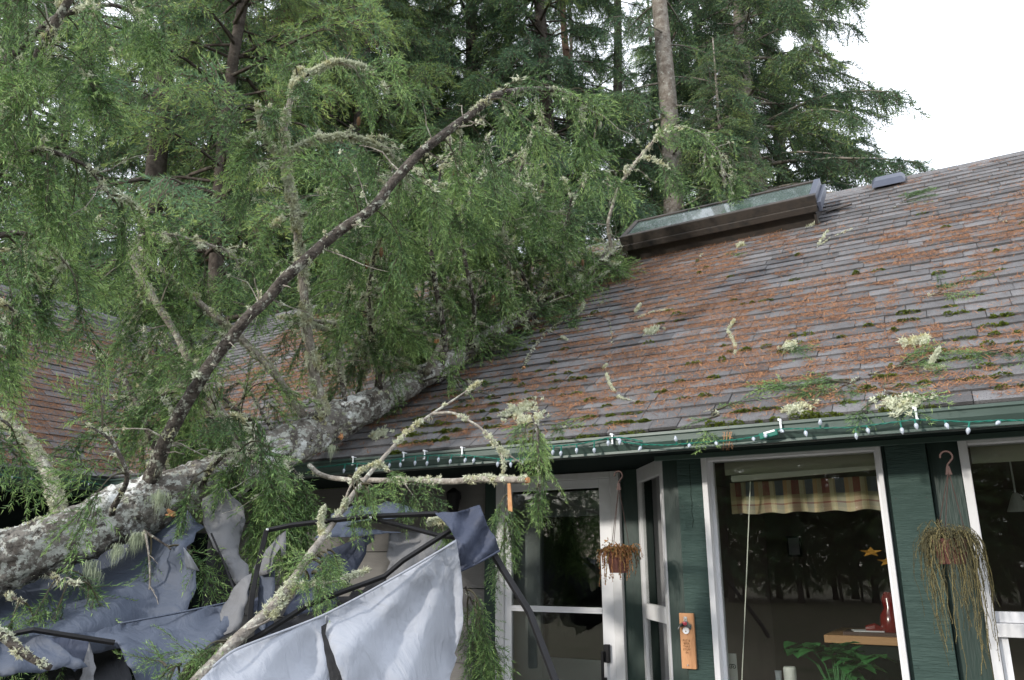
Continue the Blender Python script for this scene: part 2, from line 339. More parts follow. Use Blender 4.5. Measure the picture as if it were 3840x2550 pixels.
# ------------------------------------------------------------------ foliage templates (lists of single needles as triangles)
def spray(L, nside, nl, nw, dens, droop, r, side_len=0.42, flat=0.6):
    tris, tint = [], []
    def twig(a, d, length, dr):
        n = max(3, int(length * dens)); s = np.linspace(0.02, 1, n)
        ax = d / np.linalg.norm(d); pos = a + np.outer(s * length, ax); pos[:, 2] -= dr * s * s * length
        perp = r.normal(size=(n, 3)); perp[:, 2] *= flat; perp -= np.outer(perp @ ax, ax); perp /= np.linalg.norm(perp, axis=1)[:, None]
        ang = np.radians(r.uniform(42, 74, n)); ang = ang * (1 - .5 * s)
        nd = np.outer(np.cos(ang), ax) * 1.0 + perp * np.sin(ang)[:, None]; ln = nl * r.uniform(.75, 1.2, n)
        side = np.cross(nd, r.normal(size=(n, 3))); side /= np.linalg.norm(side, axis=1)[:, None]
        t = np.stack([pos - side * nw / 2, pos + side * nw / 2, pos + nd * ln[:, None]], 1)
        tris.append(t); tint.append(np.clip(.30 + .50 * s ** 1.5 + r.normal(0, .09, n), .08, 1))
        w = np.array([0, 0, 1.]) * nw * .45; e = a + ax * length; e[2] -= dr * length
        tris.append(np.array([[a - w, a + w, e]])); tint.append(np.array([0.0]))
    o = np.zeros(3); twig(o, np.array([1., 0, 0]), L, droop)
    for k in range(nside):
        s = (k + .8) / (nside + .6); sg = 1 if k % 2 else -1
        l = side_len * L * (1.05 - s) * r.uniform(.7, 1.2) + .05 * L
        a = np.array([s * L, 0, -droop * s * s * L])
        twig(a, np.array([math.cos(.9), sg * math.sin(.9), r.uniform(-.45, .1)]), l, droop * .8 + .1)
    return np.concatenate(tris), np.concatenate(tint)

def frames(dirs, ups):
    x = dirs / np.linalg.norm(dirs, axis=1)[:, None]; y = np.cross(ups, x); y /= np.linalg.norm(y, axis=1)[:, None] + 1e-9
    return np.stack([x, y, np.cross(x, y)], 2)        # columns
def place(temps, pos, dirs, ups, scl, base, r):
    """scatter the templates: returns triangles and tints"""
    pos = np.asarray(pos); dirs = np.asarray(dirs); ups = np.asarray(ups); n = len(pos)
    if n == 0: return np.zeros((0, 3, 3)), np.zeros(0)
    F = frames(dirs, ups) * np.asarray(scl)[:, None, None]; ti = r.integers(0, len(temps), n); out, tt = [], []
    for k, (t, tn) in enumerate(temps):
        sel = np.where(ti == k)[0]
        if not len(sel): continue
        w = np.einsum('nij,tvj->ntvi', F[sel], t) + pos[sel][:, None, None, :]
        out.append(w.reshape(-1, 3, 3)); tn2 = np.where(tn[None] < .03, tn[None], np.clip(tn[None] + base[sel][:, None], .07, 1)); tt.append(tn2.ravel())
    return np.concatenate(out), np.concatenate(tt)

r0 = np.random.default_rng(3)
FINE = [spray(L, ns, .030, .0060, 115, dr, r0, flat=.5) for L, ns, dr in ((.34, 9, .25), (.42, 11, .15), (.28, 8, .35), (.38, 10, .05))]
COARSE = [spray(L, ns, .13, .030, 30, dr, r0, flat=.8) for L, ns, dr in ((1.0, 8, .3), (.9, 7, .5), (1.1, 9, .15), (.8, 7, .7))]
def tuft(n, l, w, r, up=0.6):
    d = r.normal(size=(n, 3)); d[:, 2] = np.abs(d[:, 2]) * up; d /= np.linalg.norm(d, axis=1)[:, None]
    a = r.normal(size=(n, 3)) * l * .25; b = a + d * l * r.uniform(.5, 1.2, n)[:, None]; s = np.cross(d, r.normal(size=(n, 3))); s /= np.linalg.norm(s, axis=1)[:, None]
    return np.stack([a - s * w, a + s * w, b], 1), np.full(n, .5)
TUFT = [tuft(20, .011, .0030, r0) for _ in range(3)] + [tuft(22, .014, .0022, r0, 1)]
def beard(n, l, w, r):
    a = r.normal(size=(n, 3)) * np.array([.018, .018, .006]); b = a + np.stack([r.normal(0, .012, n), r.normal(0, .012, n), -l * r.uniform(.4, 1.1, n)], 1)
    s = np.stack([np.cos(q := r.uniform(0, 6.3, n)), np.sin(q), np.zeros(n)], 1) * w
    return np.stack([a - s, a + s, b], 1), np.full(n, .5)
BEARD = [beard(26, .065, .0016, r0), beard(20, .10, .0014, r0), beard(30, .045, .0018, r0)]

# ------------------------------------------------------------------ GROUND
mb = MB(); mb.add([(-600, -600, 0), (600, -600, 0), (600, 600, 0), (-600, 600, 0)], [(0, 1, 2, 3)])
o = mb.build('ground', 'ground_mat', kind='structure')
mb = MB(); mb.box(-6.5, 3, 1.2, 4.9, 0.004, 0.06); mb.build('patio', 'patio_mat', kind='structure')

# ------------------------------------------------------------------ HOUSE
house = thing('house', 'single storey house with dark green trim and a grey shingled roof under the fallen tree', 'house', (-2.5, 6, 0))
XR = 3.2                              # right end, out of frame
YR = YE + 3.38; ZR = ZE + 3.38 * RT   # ridge
XRL = XC - 2.9                        # ridge of the wing
ZRL = ZE + 2.9 * RT
def mainroof_pt(X, v, n): return np.array([X, YE + v * RC - n * RS, ZE + v * RS + n * RC])
def wing_pt(Y, v, n): return np.array([XC - v * RC + n * RS, Y, ZE + v * RS + n * RC])
# decks
mb = MB()
Lm = 3.38 / RC
mb.add([mainroof_pt(XR, -.02, -.012), mainroof_pt(XR, Lm, -.012), (XC - 3.38, YR, ZR - .012), (XC, YE - .02, ZE - .02),
        (XR, YE, ZE - .12), (XR, YR, ZR - .16), (XC - 3.38, YR, ZR - .16), (XC, YE, ZE - .12)],
       [(0, 1, 2, 3), (4, 7, 6, 5), (0, 3, 7, 4), (0, 4, 5, 1), (3, 2, 6, 7)])
mb.add([(XC - 3.4, YR + .005, ZR - .012), (XR, YR + .005, ZR - .012), (XR, YR + 3.4, ZE), (XC - 3.4, YR + 3.4, ZE)], [(0, 1, 2, 3)])
roof = mb.build('main_roof', 'shingle', house)
mb = MB(); Lw = 2.9 / RC; YW0 = 1.2
mb.add([wing_pt(YW0, -.02, -.012), wing_pt(YW0, Lw, -.012), (XRL, YE + 2.9, ZRL - .012), (XC, YE, ZE - .012),
        (XC, YW0, ZE - .12), (XRL, YW0, ZRL - .15), (XRL, YE + 2.9, ZRL - .15), (XC, YE, ZE - .12)],
       [(0, 3, 2, 1), (4, 5, 6, 7), (0, 4, 7, 3), (0, 1, 5, 4)])
mb.add([(XRL - .005, YW0, ZRL - .012), (XRL - .005, YE + 2.9, ZRL - .012), (XRL - 2.9, YE + 2.9, ZE), (XRL - 2.9, YW0, ZE)], [(0, 1, 2, 3)])
wing = mb.build('wing_roof', 'shingle', house)
# shingles
EXPO = 0.115
def shingle_geo(w):
    h = .22; return ([(0, -.0, .004), (w, -.0, .004), (w, 0, .021), (0, 0, .021), (0, h, -.009), (w, h, -.009), (w, h, .001), (0, h, .001)],
                     [(0, 1, 2, 3), (3, 2, 6, 7), (0, 3, 7, 4), (1, 5, 6, 2), (0, 4, 5, 1)])
widths = [.16, .19, .22, .25, .28, .31]
sh_mesh = {}
for mname in ('shingle', 'shingle_light', 'shingle_dark'):
    for w in widths:
        me = bpy.data.meshes.new('shingle'); v, f = shingle_geo(w - .004); me.from_pydata(v, [], f); me.materials.append(MATS[mname]); sh_mesh[(mname, w)] = me
Bm = Matrix(((1, 0, 0), (0, RC, -RS), (0, RS, RC)))
Bw = Matrix(((0, -RC, RS), (1, 0, 0), (0, RS, RC)))
rows = []
def lay(isw):
    k = 0; L = Lw if isw else Lm
    while k * EXPO < L - .05:
        v = k * EXPO - .025
        lo, hi = ((YW0, YE + max(v, 0) * RC) if isw else (XC - max(v, 0) * RC, 2.2)); u = lo + rng.uniform(-.2, 0)
        while u < hi - .08:
            w = widths[rng.integers(0, 6)]; mname = ('shingle', 'shingle', 'shingle_light', 'shingle_dark')[rng.integers(0, 4)]
            jv = rng.normal(0, .003); jn = rng.choice([0, 0, .004]) + rng.uniform(0, .003)
            u0 = max(u, lo)
            p = wing_pt(u, v + jv, jn) if isw else mainroof_pt(u, v + jv, jn)
            rows.append((depth(p) if depth(p) > .5 else 99, isw, p, w, mname)); u += w
        k += 1
lay(False); lay(True)
def inframe(p):
    d = depth(p); x = CX + FPX * ((p - EYEV) @ RIGHT) / d; y = CY - FPX * ((p - EYEV) @ UPV) / d
    return -60 < x < 3900 and -50 < y < 2600
vis = [q for q in rows if inframe(q[2])]; rest = [q for q in rows if not inframe(q[2])]
vis.sort(key=lambda q: q[0]); near = vis[:300]; far = vis[300:] + rest
for d, isw, p, w, mn in near:
    o = bpy.data.objects.new('shingle', sh_mesh[(mn, w)]); COL.objects.link(o); o.parent = wing if isw else roof
    o.matrix_world = Matrix.Translation(p) @ (Bw if isw else Bm).to_4x4()
for flag, par in ((False, roof), (True, wing)):
    mb = MB(); R3 = np.array(Bw if flag else Bm); idx = {'shingle': 0, 'shingle_light': 1, 'shingle_dark': 2}
    for d, isw, p, w, mn in far:
        if isw != flag: continue
        v, f = shingle_geo(w - .004); mb.cur = idx[mn]; mb.add(np.array(v) @ R3.T + p, f)
    mb.build('shingle_field', ['shingle', 'shingle_light', 'shingle_dark'], par, kind='stuff', fixn=False)
# ridge caps
mb = MB(); x = XC - 3.3
while x < XR:
    mb.add([(x, YR - .13, ZR - .13 * RT + .025), (x + .3, YR - .13, ZR - .13 * RT + .02), (x + .3, YR, ZR + .028), (x, YR, ZR + .036), (x, YR + .13, ZR - .13 * RT + .025), (x + .3, YR + .13, ZR - .13 * RT + .02)],
           [(0, 1, 2, 3), (3, 2, 5, 4)]); x += .145
mb.build('ridge_cap', 'shingle_light', house, kind='stuff'); mb = MB(); y = YW0
while y < YE + 2.9:
    mb.add([(XRL + .13, y, ZRL - .13 * RT + .025), (XRL + .13, y + .3, ZRL - .13 * RT + .02), (XRL, y + .3, ZRL + .028), (XRL, y, ZRL + .036), (XRL - .13, y, ZRL - .13 * RT + .025), (XRL - .13, y + .3, ZRL - .13 * RT + .02)],
           [(0, 1, 2, 3), (3, 2, 5, 4)]); y += .145
mb.build('ridge_cap', 'shingle_light', house, kind='stuff')
# gutters
GY, GZT, GZB = 4.0, 2.281, 2.185
prof = [(GY - .012, GZT), (GY - .012, GZT - .014), (GY - .002, GZT - .02), (GY, GZT - .05), (GY + .025, GZB + .014), (GY + .018, GZB + .012), (GY + .018, GZB), (GY + .1, GZB), (GY + .1, GZT + .005), (GY + .094, GZT + .005),
        (GY + .094, GZB + .006), (GY + .03, GZB + .006), (GY + .03, GZB + .02), (GY + .006, GZT - .05), (GY + .004, GZT - .008), (GY - .004, GZT)]
mb = MB(); mb.extrude_x(prof, XC + .05, 2.6); gut = mb.build('gutter', 'gutter_green', house)
mb = MB(); mb.extrude_x(prof, 0, 1); vs = mb.v
dx = GY - (XC - 0.05 + .05)
mb2 = MB(); mb2.add([(XC + .05 - (p[1] - GY), (YW0 if p[0] == 0 else GY + .08), p[2]) for p in vs], mb.f); mb2.build('gutter', 'gutter_green', house)
# fascia, soffit
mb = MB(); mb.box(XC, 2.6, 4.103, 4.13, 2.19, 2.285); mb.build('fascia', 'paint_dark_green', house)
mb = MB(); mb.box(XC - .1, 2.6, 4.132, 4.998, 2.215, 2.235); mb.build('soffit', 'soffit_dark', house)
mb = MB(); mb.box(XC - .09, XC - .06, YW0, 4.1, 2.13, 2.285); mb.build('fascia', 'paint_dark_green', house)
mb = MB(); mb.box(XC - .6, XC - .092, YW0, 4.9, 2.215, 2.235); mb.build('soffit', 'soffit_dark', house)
# wing wall, its colour near black to carry the shade under the eave
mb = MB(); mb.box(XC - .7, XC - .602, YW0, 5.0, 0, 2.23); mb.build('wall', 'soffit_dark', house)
# siding left of the door: wide boards with dark joints
x0s, x1s = XC - .6, -3.15
mb = MB(); mb.box(x0s, x1s, 5.03, 5.1, 0, 2.214); mb.build('wall', 'soffit_dark', house)
zb = 0.0; edges = [0, .32, .62, .915, 1.165, 1.425, 1.69, 1.95, 2.212]
for a, b in zip(edges[:-1], edges[1:]):
    mb = MB(); mb.add([(x0s, 5.0, a + .006), (x1s, 5.0, a + .006), (x1s, 5.018, b), (x0s, 5.018, b), (x0s, 5.03, a + .006), (x1s, 5.03, a + .006), (x1s, 5.03, b), (x0s, 5.03, b)],
                      [(0, 1, 2, 3), (0, 4, 5, 1), (1, 5, 6, 2), (2, 6, 7, 3), (0, 3, 7, 4)])
    mb.build('board', 'siding', house)
mb = MB(); mb.box(-3.15, -3.052, 4.975, 5.09, 0, 2.214); mb.build('corner_post', 'paint_dark_green', house, bevel=.004)
# dark green panel right of the door
mb = MB(); mb.box(-2.078, -1.93, 5.0, 5.08, 0, 2.214); mb.build('wall_panel', 'paint_dark_green', house)
# door casing
mb = MB()
mb.box(-3.05, -2.985, 4.965, 5.06, 0, 2.209); mb.box(-2.145, -2.08, 4.965, 5.06, 0, 2.209); mb.box(-2.985, -2.145, 4.966, 5.06, 2.165, 2.209)
mb.build('door_casing', 'white_paint', house, bevel=.004)
door = MB()
door.box(-2.983, -2.93, 4.985, 5.02, .05, 2.163); door.box(-2.235, -2.147, 4.985, 5.02, .05, 2.163)
door.box(-2.93, -2.235, 4.986, 5.02, 2.105, 2.163); door.box(-2.93, -2.235, 4.986, 5.02, .05, .2)
door = door.build('storm_door', 'vinyl_white', house, bevel=.003)
mb = MB(); mb.box(-2.93, -2.235, 4.981, 5.016, 1.285, 1.322); mb.box(-2.93, -2.235, 4.976, 4.981, 1.30, 1.308); mb.build('rail', 'vinyl_white', door)
mb = MB(); mb.box(-2.93, -2.235, 5.0, 5.004, 1.322, 2.105); mb.build('pane', 'door_glass', door)
mb = MB(); mb.box(-2.93, -2.235, 5.0, 5.004, .2, 1.285); mb.build('pane', 'door_glass', door)
mb = MB(); mb.box(-2.222, -2.185, 4.955, 4.984, .99, 1.10); mb.box(-2.232, -2.214, 4.93, 4.944, .88, 1.06); mb.box(-2.232, -2.214, 4.944, 4.986, .88, .9); mb.box(-2.232, -2.214, 4.944, 4.986, 1.04, 1.06)
mb.build('handle', 'black_metal', door, bevel=.004)
# inner door behind the glass
mb = MB(); mb.box(-2.98, -2.75, 5.1, 5.14, 0, 2.1); mb.box(-2.24, -2.14, 5.1, 5.14, 0, 2.1); mb.box(-2.75, -2.24, 5.1, 5.14, 1.93, 2.1); mb.box(-2.75, -2.24, 5.1, 5.14, 0, .98)
idoor = mb.build('inner_door', 'cup_grey', house, bevel=.004)
mb = MB(); mb.box(-2.77, -2.75, 5.085, 5.1, .96, 1.95); mb.box(-2.24, -2.22, 5.085, 5.1, .96, 1.95); mb.box(-2.75, -2.24, 5.085, 5.1, .96, .985); mb.box(-2.75, -2.24, 5.085, 5.1, 1.925, 1.95); mb.build('moulding', 'cup_grey', idoor)
mb = MB(); mb.box(-2.75, -2.24, 5.115, 5.119, .98, 1.93); mb.build('pane', 'door_glass', idoor)
mb = MB(); mb.box(-2.94, -2.905, 5.03, 5.06, 1.83, 1.93); mb.build('sensor', 'leaf_yellow', house)
# angled bay wall with the narrow window
A = np.array([-1.93, 5.0, 0]); B = np.array([-1.585, 4.52, 0]); dv = (B - A); Lb = np.linalg.norm(dv); dv /= Lb; nv = np.array([dv[1], -dv[0], 0]);
if nv @ (np.array([0, 0, 0]) - A) < 0: nv = -nv
def bay(mbb, s0, s1, z0, z1, t0, t1): return mbb.obox(A + dv * s0 + np.array([0, 0, z0]) + nv * t0, dv * (s1 - s0), nv * (t1 - t0), np.array([0, 0, z1 - z0]))
mb = MB(); bay(mb, 0, .05, 0, 2.212, 0, .03); bay(mb, Lb - .05, Lb, 0, 2.212, 0, .03); bay(mb, .05, Lb - .05, 2.12, 2.212, 0, .03); bay(mb, .05, Lb - .05, 1.27, 1.36, 0, .034); bay(mb, .05, Lb - .05, .3, .4, 0, .03)
bw = mb.build('window', 'white_paint', house, bevel=.003)
bw['label'] = 'narrow slanted white window between the door and the green post'
mb = MB(); bay(mb, .05, Lb - .05, 1.36, 2.12, .008, .012); mb.build('pane', 'glass', bw)
mb = MB(); bay(mb, .05, Lb - .05, .4, 1.27, .008, .012); mb.build('pane', 'glass', bw)
mb = MB(); bay(mb, .0, Lb, 0, .3, .001, .02); mb.build('wall_panel', 'paint_dark_green', house)
# window wall
YWN = 4.5
def upright(x0, x1, y0, y1, m, nm='wall_panel', z0=0, z1=2.213, bv=.003):
    b = MB(); b.box(x0, x1, y0, y1, z0, z1); return b.build(nm, m, house, bevel=bv)
upright(-1.60, -1.505, 4.50, 4.62, 'paint_dark_green', 'corner_post')
upright(-1.502, -1.352, 4.475, 4.62, 'paint_green')
for nx_, ny_ in ((-1.48, 4.475), (-1.375, 4.475), (-.36, 4.475), (-.22, 4.475)):
    for nz_ in (1.12, 1.52, 1.92, 2.12):
        b = MB(); b.tube([(nx_, ny_ - .0015, nz_), (nx_, ny_ + .002, nz_)], .0045, 8); b.build('nail', 'paint_dark_green', house)
b = MB(); b.tube([(-1.425 + .004 * math.sin(q * 3), 4.4742, 2.16 - .045 * q) for q in range(9)], .0014, 4); b.build('crack', 'soffit_dark', house)
# big window
mb = MB(); mb.box(-1.35, -1.318, 4.452, 4.60, .4, 2.209); mb.box(-.425, -.402, 4.455, 4.60, .4, 2.209); mb.box(-1.318, -.425, 4.47, 4.60, 2.17, 2.209); mb.box(-1.318, -.425, 4.455, 4.60, .4, .5)
w1 = mb.build('window', 'white_paint', house, bevel=.003); w1['label'] = 'large white framed picture window between the two green posts'
mb = MB(); mb.box(-1.318, -1.300, 4.51, 4.56, .5, 2.17); mb.build('sash', 'vinyl_white', w1); mb = MB(); mb.box(-.44, -.425, 4.51, 4.56, .5, 2.17); mb.build('sash', 'vinyl_white', w1)
mb = MB(); mb.box(-1.300, -.44, 4.53, 4.534, .5, 2.17); mb.build('pane', 'glass', w1)
upright(-.40, -.385, 4.49, 4.6, 'paint_dark_green', 'trim')
upright(-.383, -.195, 4.475, 4.62, 'paint_green'); upright(-.193, -.052, 4.52, 4.62, 'paint_dark_green')
upright(-1.35, 1.6, 4.49, 4.6, 'paint_green', 'wall_panel', 0, .398)
mb = MB(); mb.box(-.05, -.01, 4.455, 4.60, .4, 2.209); mb.box(-.01, 1.5, 4.47, 4.60, 2.17, 2.209); mb.box(-.01, 1.5, 4.456, 4.60, 1.275, 1.335); mb.box(1.5, 1.56, 4.455, 4.6, .4, 2.209); mb.box(-.01, 1.5, 4.456, 4.60, .4, .47)
w2 = mb.build('window', 'white_paint', house, bevel=.003); w2['label'] = 'white framed two part window at the right edge'
mb = MB(); mb.box(-.008, 1.5, 4.50, 4.55, 1.337, 1.385); mb.box(-.008, .03, 4.49, 4.55, .47, 1.272); mb.build('sash', 'vinyl_white', w2)
mb = MB(); mb.box(-.008, 1.5, 4.53, 4.534, 1.385, 2.17); mb.build('pane', 'glass', w2)
mb = MB(); mb.box(.03, 1.5, 4.53, 4.534, .47, 1.272); mb.build('pane', 'glass', w2)
upright(1.562, XR, 4.49, 4.6, 'paint_green')
mb = MB(); mb.box(-1.62, 1.7, 4.425, 4.449, 2.185, 2.2135); mb.build('header_trim', 'gutter_green', house, bevel=.002)
# rooms behind the glass; opening in unseen right wall added to let light in
mb = MB(); mb.box(-3.4, XR, 8.4, 8.5, 0, 2.3); mb.box(XR, XR + .1, 4.6, 5.4, 0, 2.3); mb.box(XR, XR + .1, 8.0, 8.5, 0, 2.3); mb.box(XR, XR + .1, 5.4, 8.0, 2.1, 2.3); mb.box(XR, XR + .1, 5.4, 8.0, 0, .3); mb.box(-3.5, -3.4, 5.11, 8.5, 0, 2.3); mb.build('room_wall', 'interior', house)
mb = MB(); mb.box(-1.98, -1.93, 5.09, 8.4, 0, 2.3); mb.build('room_wall', 'interior', house)
mb = MB(); mb.box(-3.4, XR, 5.12, 8.4, 2.25, 2.28); mb.box(-1.9, XR, 4.62, 5.119, 2.25, 2.28); mb.build('ceiling', 'interior', house)
mb = MB(); mb.box(-3.4, XR, 4.63, 8.4, .005, .02); mb.build('floor', 'interior_floor', house)

# skylight
sA, sB = onroof(2385, 975), onroof(3010, 870); vA = (sA[2] - ZE) / RS; vA = (vA + (sB[2] - ZE) / RS) / 2; xs0, xs1 = sA[0] - .06, sB[0] + .15
def rbox(mbb, x0, x1, v0, v1, n0, n1): return mbb.obox(mainroof_pt(x0, v0, n0), (x1 - x0, 0, 0), np.array([0, RC, RS]) * (v1 - v0), np.array([0, -RS, RC]) * (n1 - n0))
SL = .54
mb = MB(); rbox(mb, xs0 + .03, xs1 - .03, vA, vA + SL, .0, .19); sk = mb.build('skylight', 'roof_metal', house, bevel=.004)
mb = MB(); rbox(mb, xs0, xs1, vA - .03, vA + .03, .17, .285); rbox(mb, xs0, xs1, vA - .048, vA - .031, .14, .20)
rbox(mb, xs0, xs0 + .05, vA + .03, vA + SL, .17, .285); rbox(mb, xs0 + .05, xs1 - .05, vA + SL - .05, vA + SL, .171, .284); mb.build('frame', 'roof_metal', sk, bevel=.006)
mb = MB(); rbox(mb, xs1 - .055, xs1, vA + .03, vA + SL + .01, .17, .286); rbox(mb, xs1, xs1 + .03, vA - .03, vA + SL + .02, .13, .22); mb.build('frame', 'roof_metal_blue', sk, bevel=.006)
mb = MB(); rbox(mb, xs0 + .05, xs1 - .055, vA + .03, vA + SL - .05, .25, .27); mb.build('pane', 'skylight_pane', sk)
mb = MB(); rbox(mb, xs0 - .02, xs0 + .03, vA - .05, vA - .002, .0, .11); mb.build('flashing', 'roof_metal', sk)
mb = MB(); rbox(mb, xs1 - .04, xs1 - .02, vA - .03, vA - .002, .0, .12); mb.build('flashing', 'roof_metal', sk)
mb = MB(); fl = [(.02, .55, .03), (.22, .5, .06), (.24, .62, .05), (.03, .72, .035)]
mb.add([mainroof_pt(xs1 + a, vA + SL * b_, c_) for a, b_, c_ in fl] + [mainroof_pt(xs1 + a, vA + SL * b_, c_ - .012) for a, b_, c_ in fl], [(0, 1, 2, 3), (4, 7, 6, 5), (0, 4, 5, 1), (1, 5, 6, 2), (2, 6, 7, 3), (3, 7, 4, 0)]); mb.build('flashing', 'roof_metal', sk)
# roof vents
def vent(px, py, m, s=1.0):
    p = onroof(px, py); x, v = p[0], (p[2] - ZE) / RS; b = MB()
    rbox(b, x - .12 * s, x + .12 * s, v - .08 * s, v + .14 * s, .012, .07 * s)
    hood = b.build('roof_vent', 'black_metal', house); b = MB(); q = mainroof_pt
    b.add([q(x - .19 * s, v - .13 * s, .06 * s), q(x + .19 * s, v - .13 * s, .06 * s), q(x + .19 * s, v + .2 * s, .06 * s), q(x - .19 * s, v + .2 * s, .06 * s),
           q(x - .15 * s, v - .02 * s, .115 * s), q(x + .15 * s, v - .02 * s, .115 * s), q(x + .15 * s, v + .2 * s, .11 * s), q(x - .15 * s, v + .2 * s, .11 * s)],
          [(0, 3, 2, 1), (4, 5, 6, 7), (0, 1, 5, 4), (1, 2, 6, 5), (2, 3, 7, 6), (3, 0, 4, 7)]); b.build('hood', m, hood, bevel=.012)
vent(3335, 702, 'roof_metal_blue', .76); vent(1240, 1175, 'black_metal', 1.1)
# porch lantern under the eave
c = onY(1700, 1880, 4.93); lan = MB(); lan.lathe((c[0], c[1], c[2]), [(.01, .10), (.05, .07), (.055, .06), (.04, -.06), (.02, -.09)], 10); lan.obox(c + np.array([-.015, .02, .02]), (.03, 0, 0), (0, .06, 0), (0, 0, .03)); lan.build('wall_lantern', 'black_metal', house)

# ------------------------------------------------------------------ needle litter, moss on the roofs (uncountable)
def litter(isw, n, seed):
    r = np.random.default_rng(seed); L = Lw if isw else Lm
    u = r.uniform(1.3, YE + 2.6, n * 5) if isw else r.uniform(-7.2, 1.1, n * 5); v = r.uniform(0, L - .05, n * 5)
    k = np.floor((v + .025) / EXPO); fr = (v + .025) / EXPO - k; fr = np.where(r.random(n * 5) < .6, fr ** .45, fr); v = (k + fr) * EXPO - .025
    lowf = vnoise(np.stack([u * 1.1, v * 1.3, u * 0 + 3], 1), seed); mid = vnoise(np.stack([u * 4, v * 9, u * 0], 1), seed + 1); hi = vnoise(np.stack([u * 14, v * 22, u * 0], 1), seed + 2)
    dens = .30 * lowf + .38 * mid + .32 * hi
    if isw: th = .40 + .22 * np.clip((v - L + .75) / .75, 0, 1) 
    else: th = .465 + .035 * np.clip((u + 2.6) / 2.5, -1.5, 1.3) + .05 * np.clip((v - 2.7) / 1.2, 0, 1) * (u > -1.5)
    ok = (r.random(n * 5) < np.clip((dens - th - .02) * 9 + .10, 0.03, .9))
    ok &= (v * RC > -(u - XC) + .05) if not isw else (u < YE + v * RC)
    u, v, fr = u[ok][:n], v[ok][:n], fr[ok][:n]; n = len(u)
    hgt = .021 - .015 * fr + .004 + r.exponential(.004, n)
    a = r.normal(0, .9, n) + np.where(r.random(n) < .5, 0, math.pi); l = r.uniform(.015, .045, n); w = r.uniform(.0012, .0029, n)
    du, dv_ = np.cos(a) * l, np.sin(a) * l; pu, pv = -np.sin(a) * w, np.cos(a) * w; rise = r.uniform(-.003, .018, n)
    def W(uu, vv, nn): return np.stack([XC - vv * RC + nn * RS, uu, ZE + vv * RS + nn * RC], 1) if isw else np.stack([uu, YE + vv * RC - nn * RS, ZE + vv * RS + nn * RC], 1)
    t = np.stack([W(u - pu, v - pv, hgt), W(u + pu, v + pv, hgt), W(u + du, v + dv_, hgt + rise)], 1)
    o = link('needle_litter', fast_mesh('needle_litter', t, r.random(n)), 'dead_needles', kind='stuff')
    tag(o, 'rust brown fallen needles strewn over the ' + ('left wing roof' if isw else 'main roof shingles'), 'needle litter')
litter(False, 220000, 21); litter(True, 85000, 31)
def moss():
    r = np.random.default_rng(8); T = []
    for i in range(520):
        u = r.uniform(-4.2, .9); k = int(r.exponential(7)); v = k * EXPO - .025
        if v > 3.2 or vnoise(np.array([[u * 2.2, v * 3, 1.]]), 4)[0] < .45: continue
        sx, sy, sz = r.uniform(.012, .05), r.uniform(.008, .018), r.uniform(.008, .02)
        if r.random() < .1: sx, sy, sz = r.uniform(.02, .04), r.uniform(.02, .03), r.uniform(.02, .032)
        n = 90; d = r.normal(size=(n, 3)); d[:, 2] = abs(d[:, 2]); d /= np.linalg.norm(d, axis=1)[:, None]
        b = d * np.array([sx, sy, sz]); tip = b * 1.15 + r.normal(0, .003, (n, 3)); s = r.normal(size=(n, 3)) * .005
        lt = np.stack([b - s, b + s, tip + d * .004], 1) + np.array([u, v - .002, .012])
        T.append(lt @ np.array(Bm).T + np.array([0, YE, ZE]))
    o = link('roof_moss', fast_mesh('roof_moss', np.concatenate(T)), 'moss', kind='stuff'); tag(o, 'small green moss cushions along the lower shingle edges', 'moss')
moss()

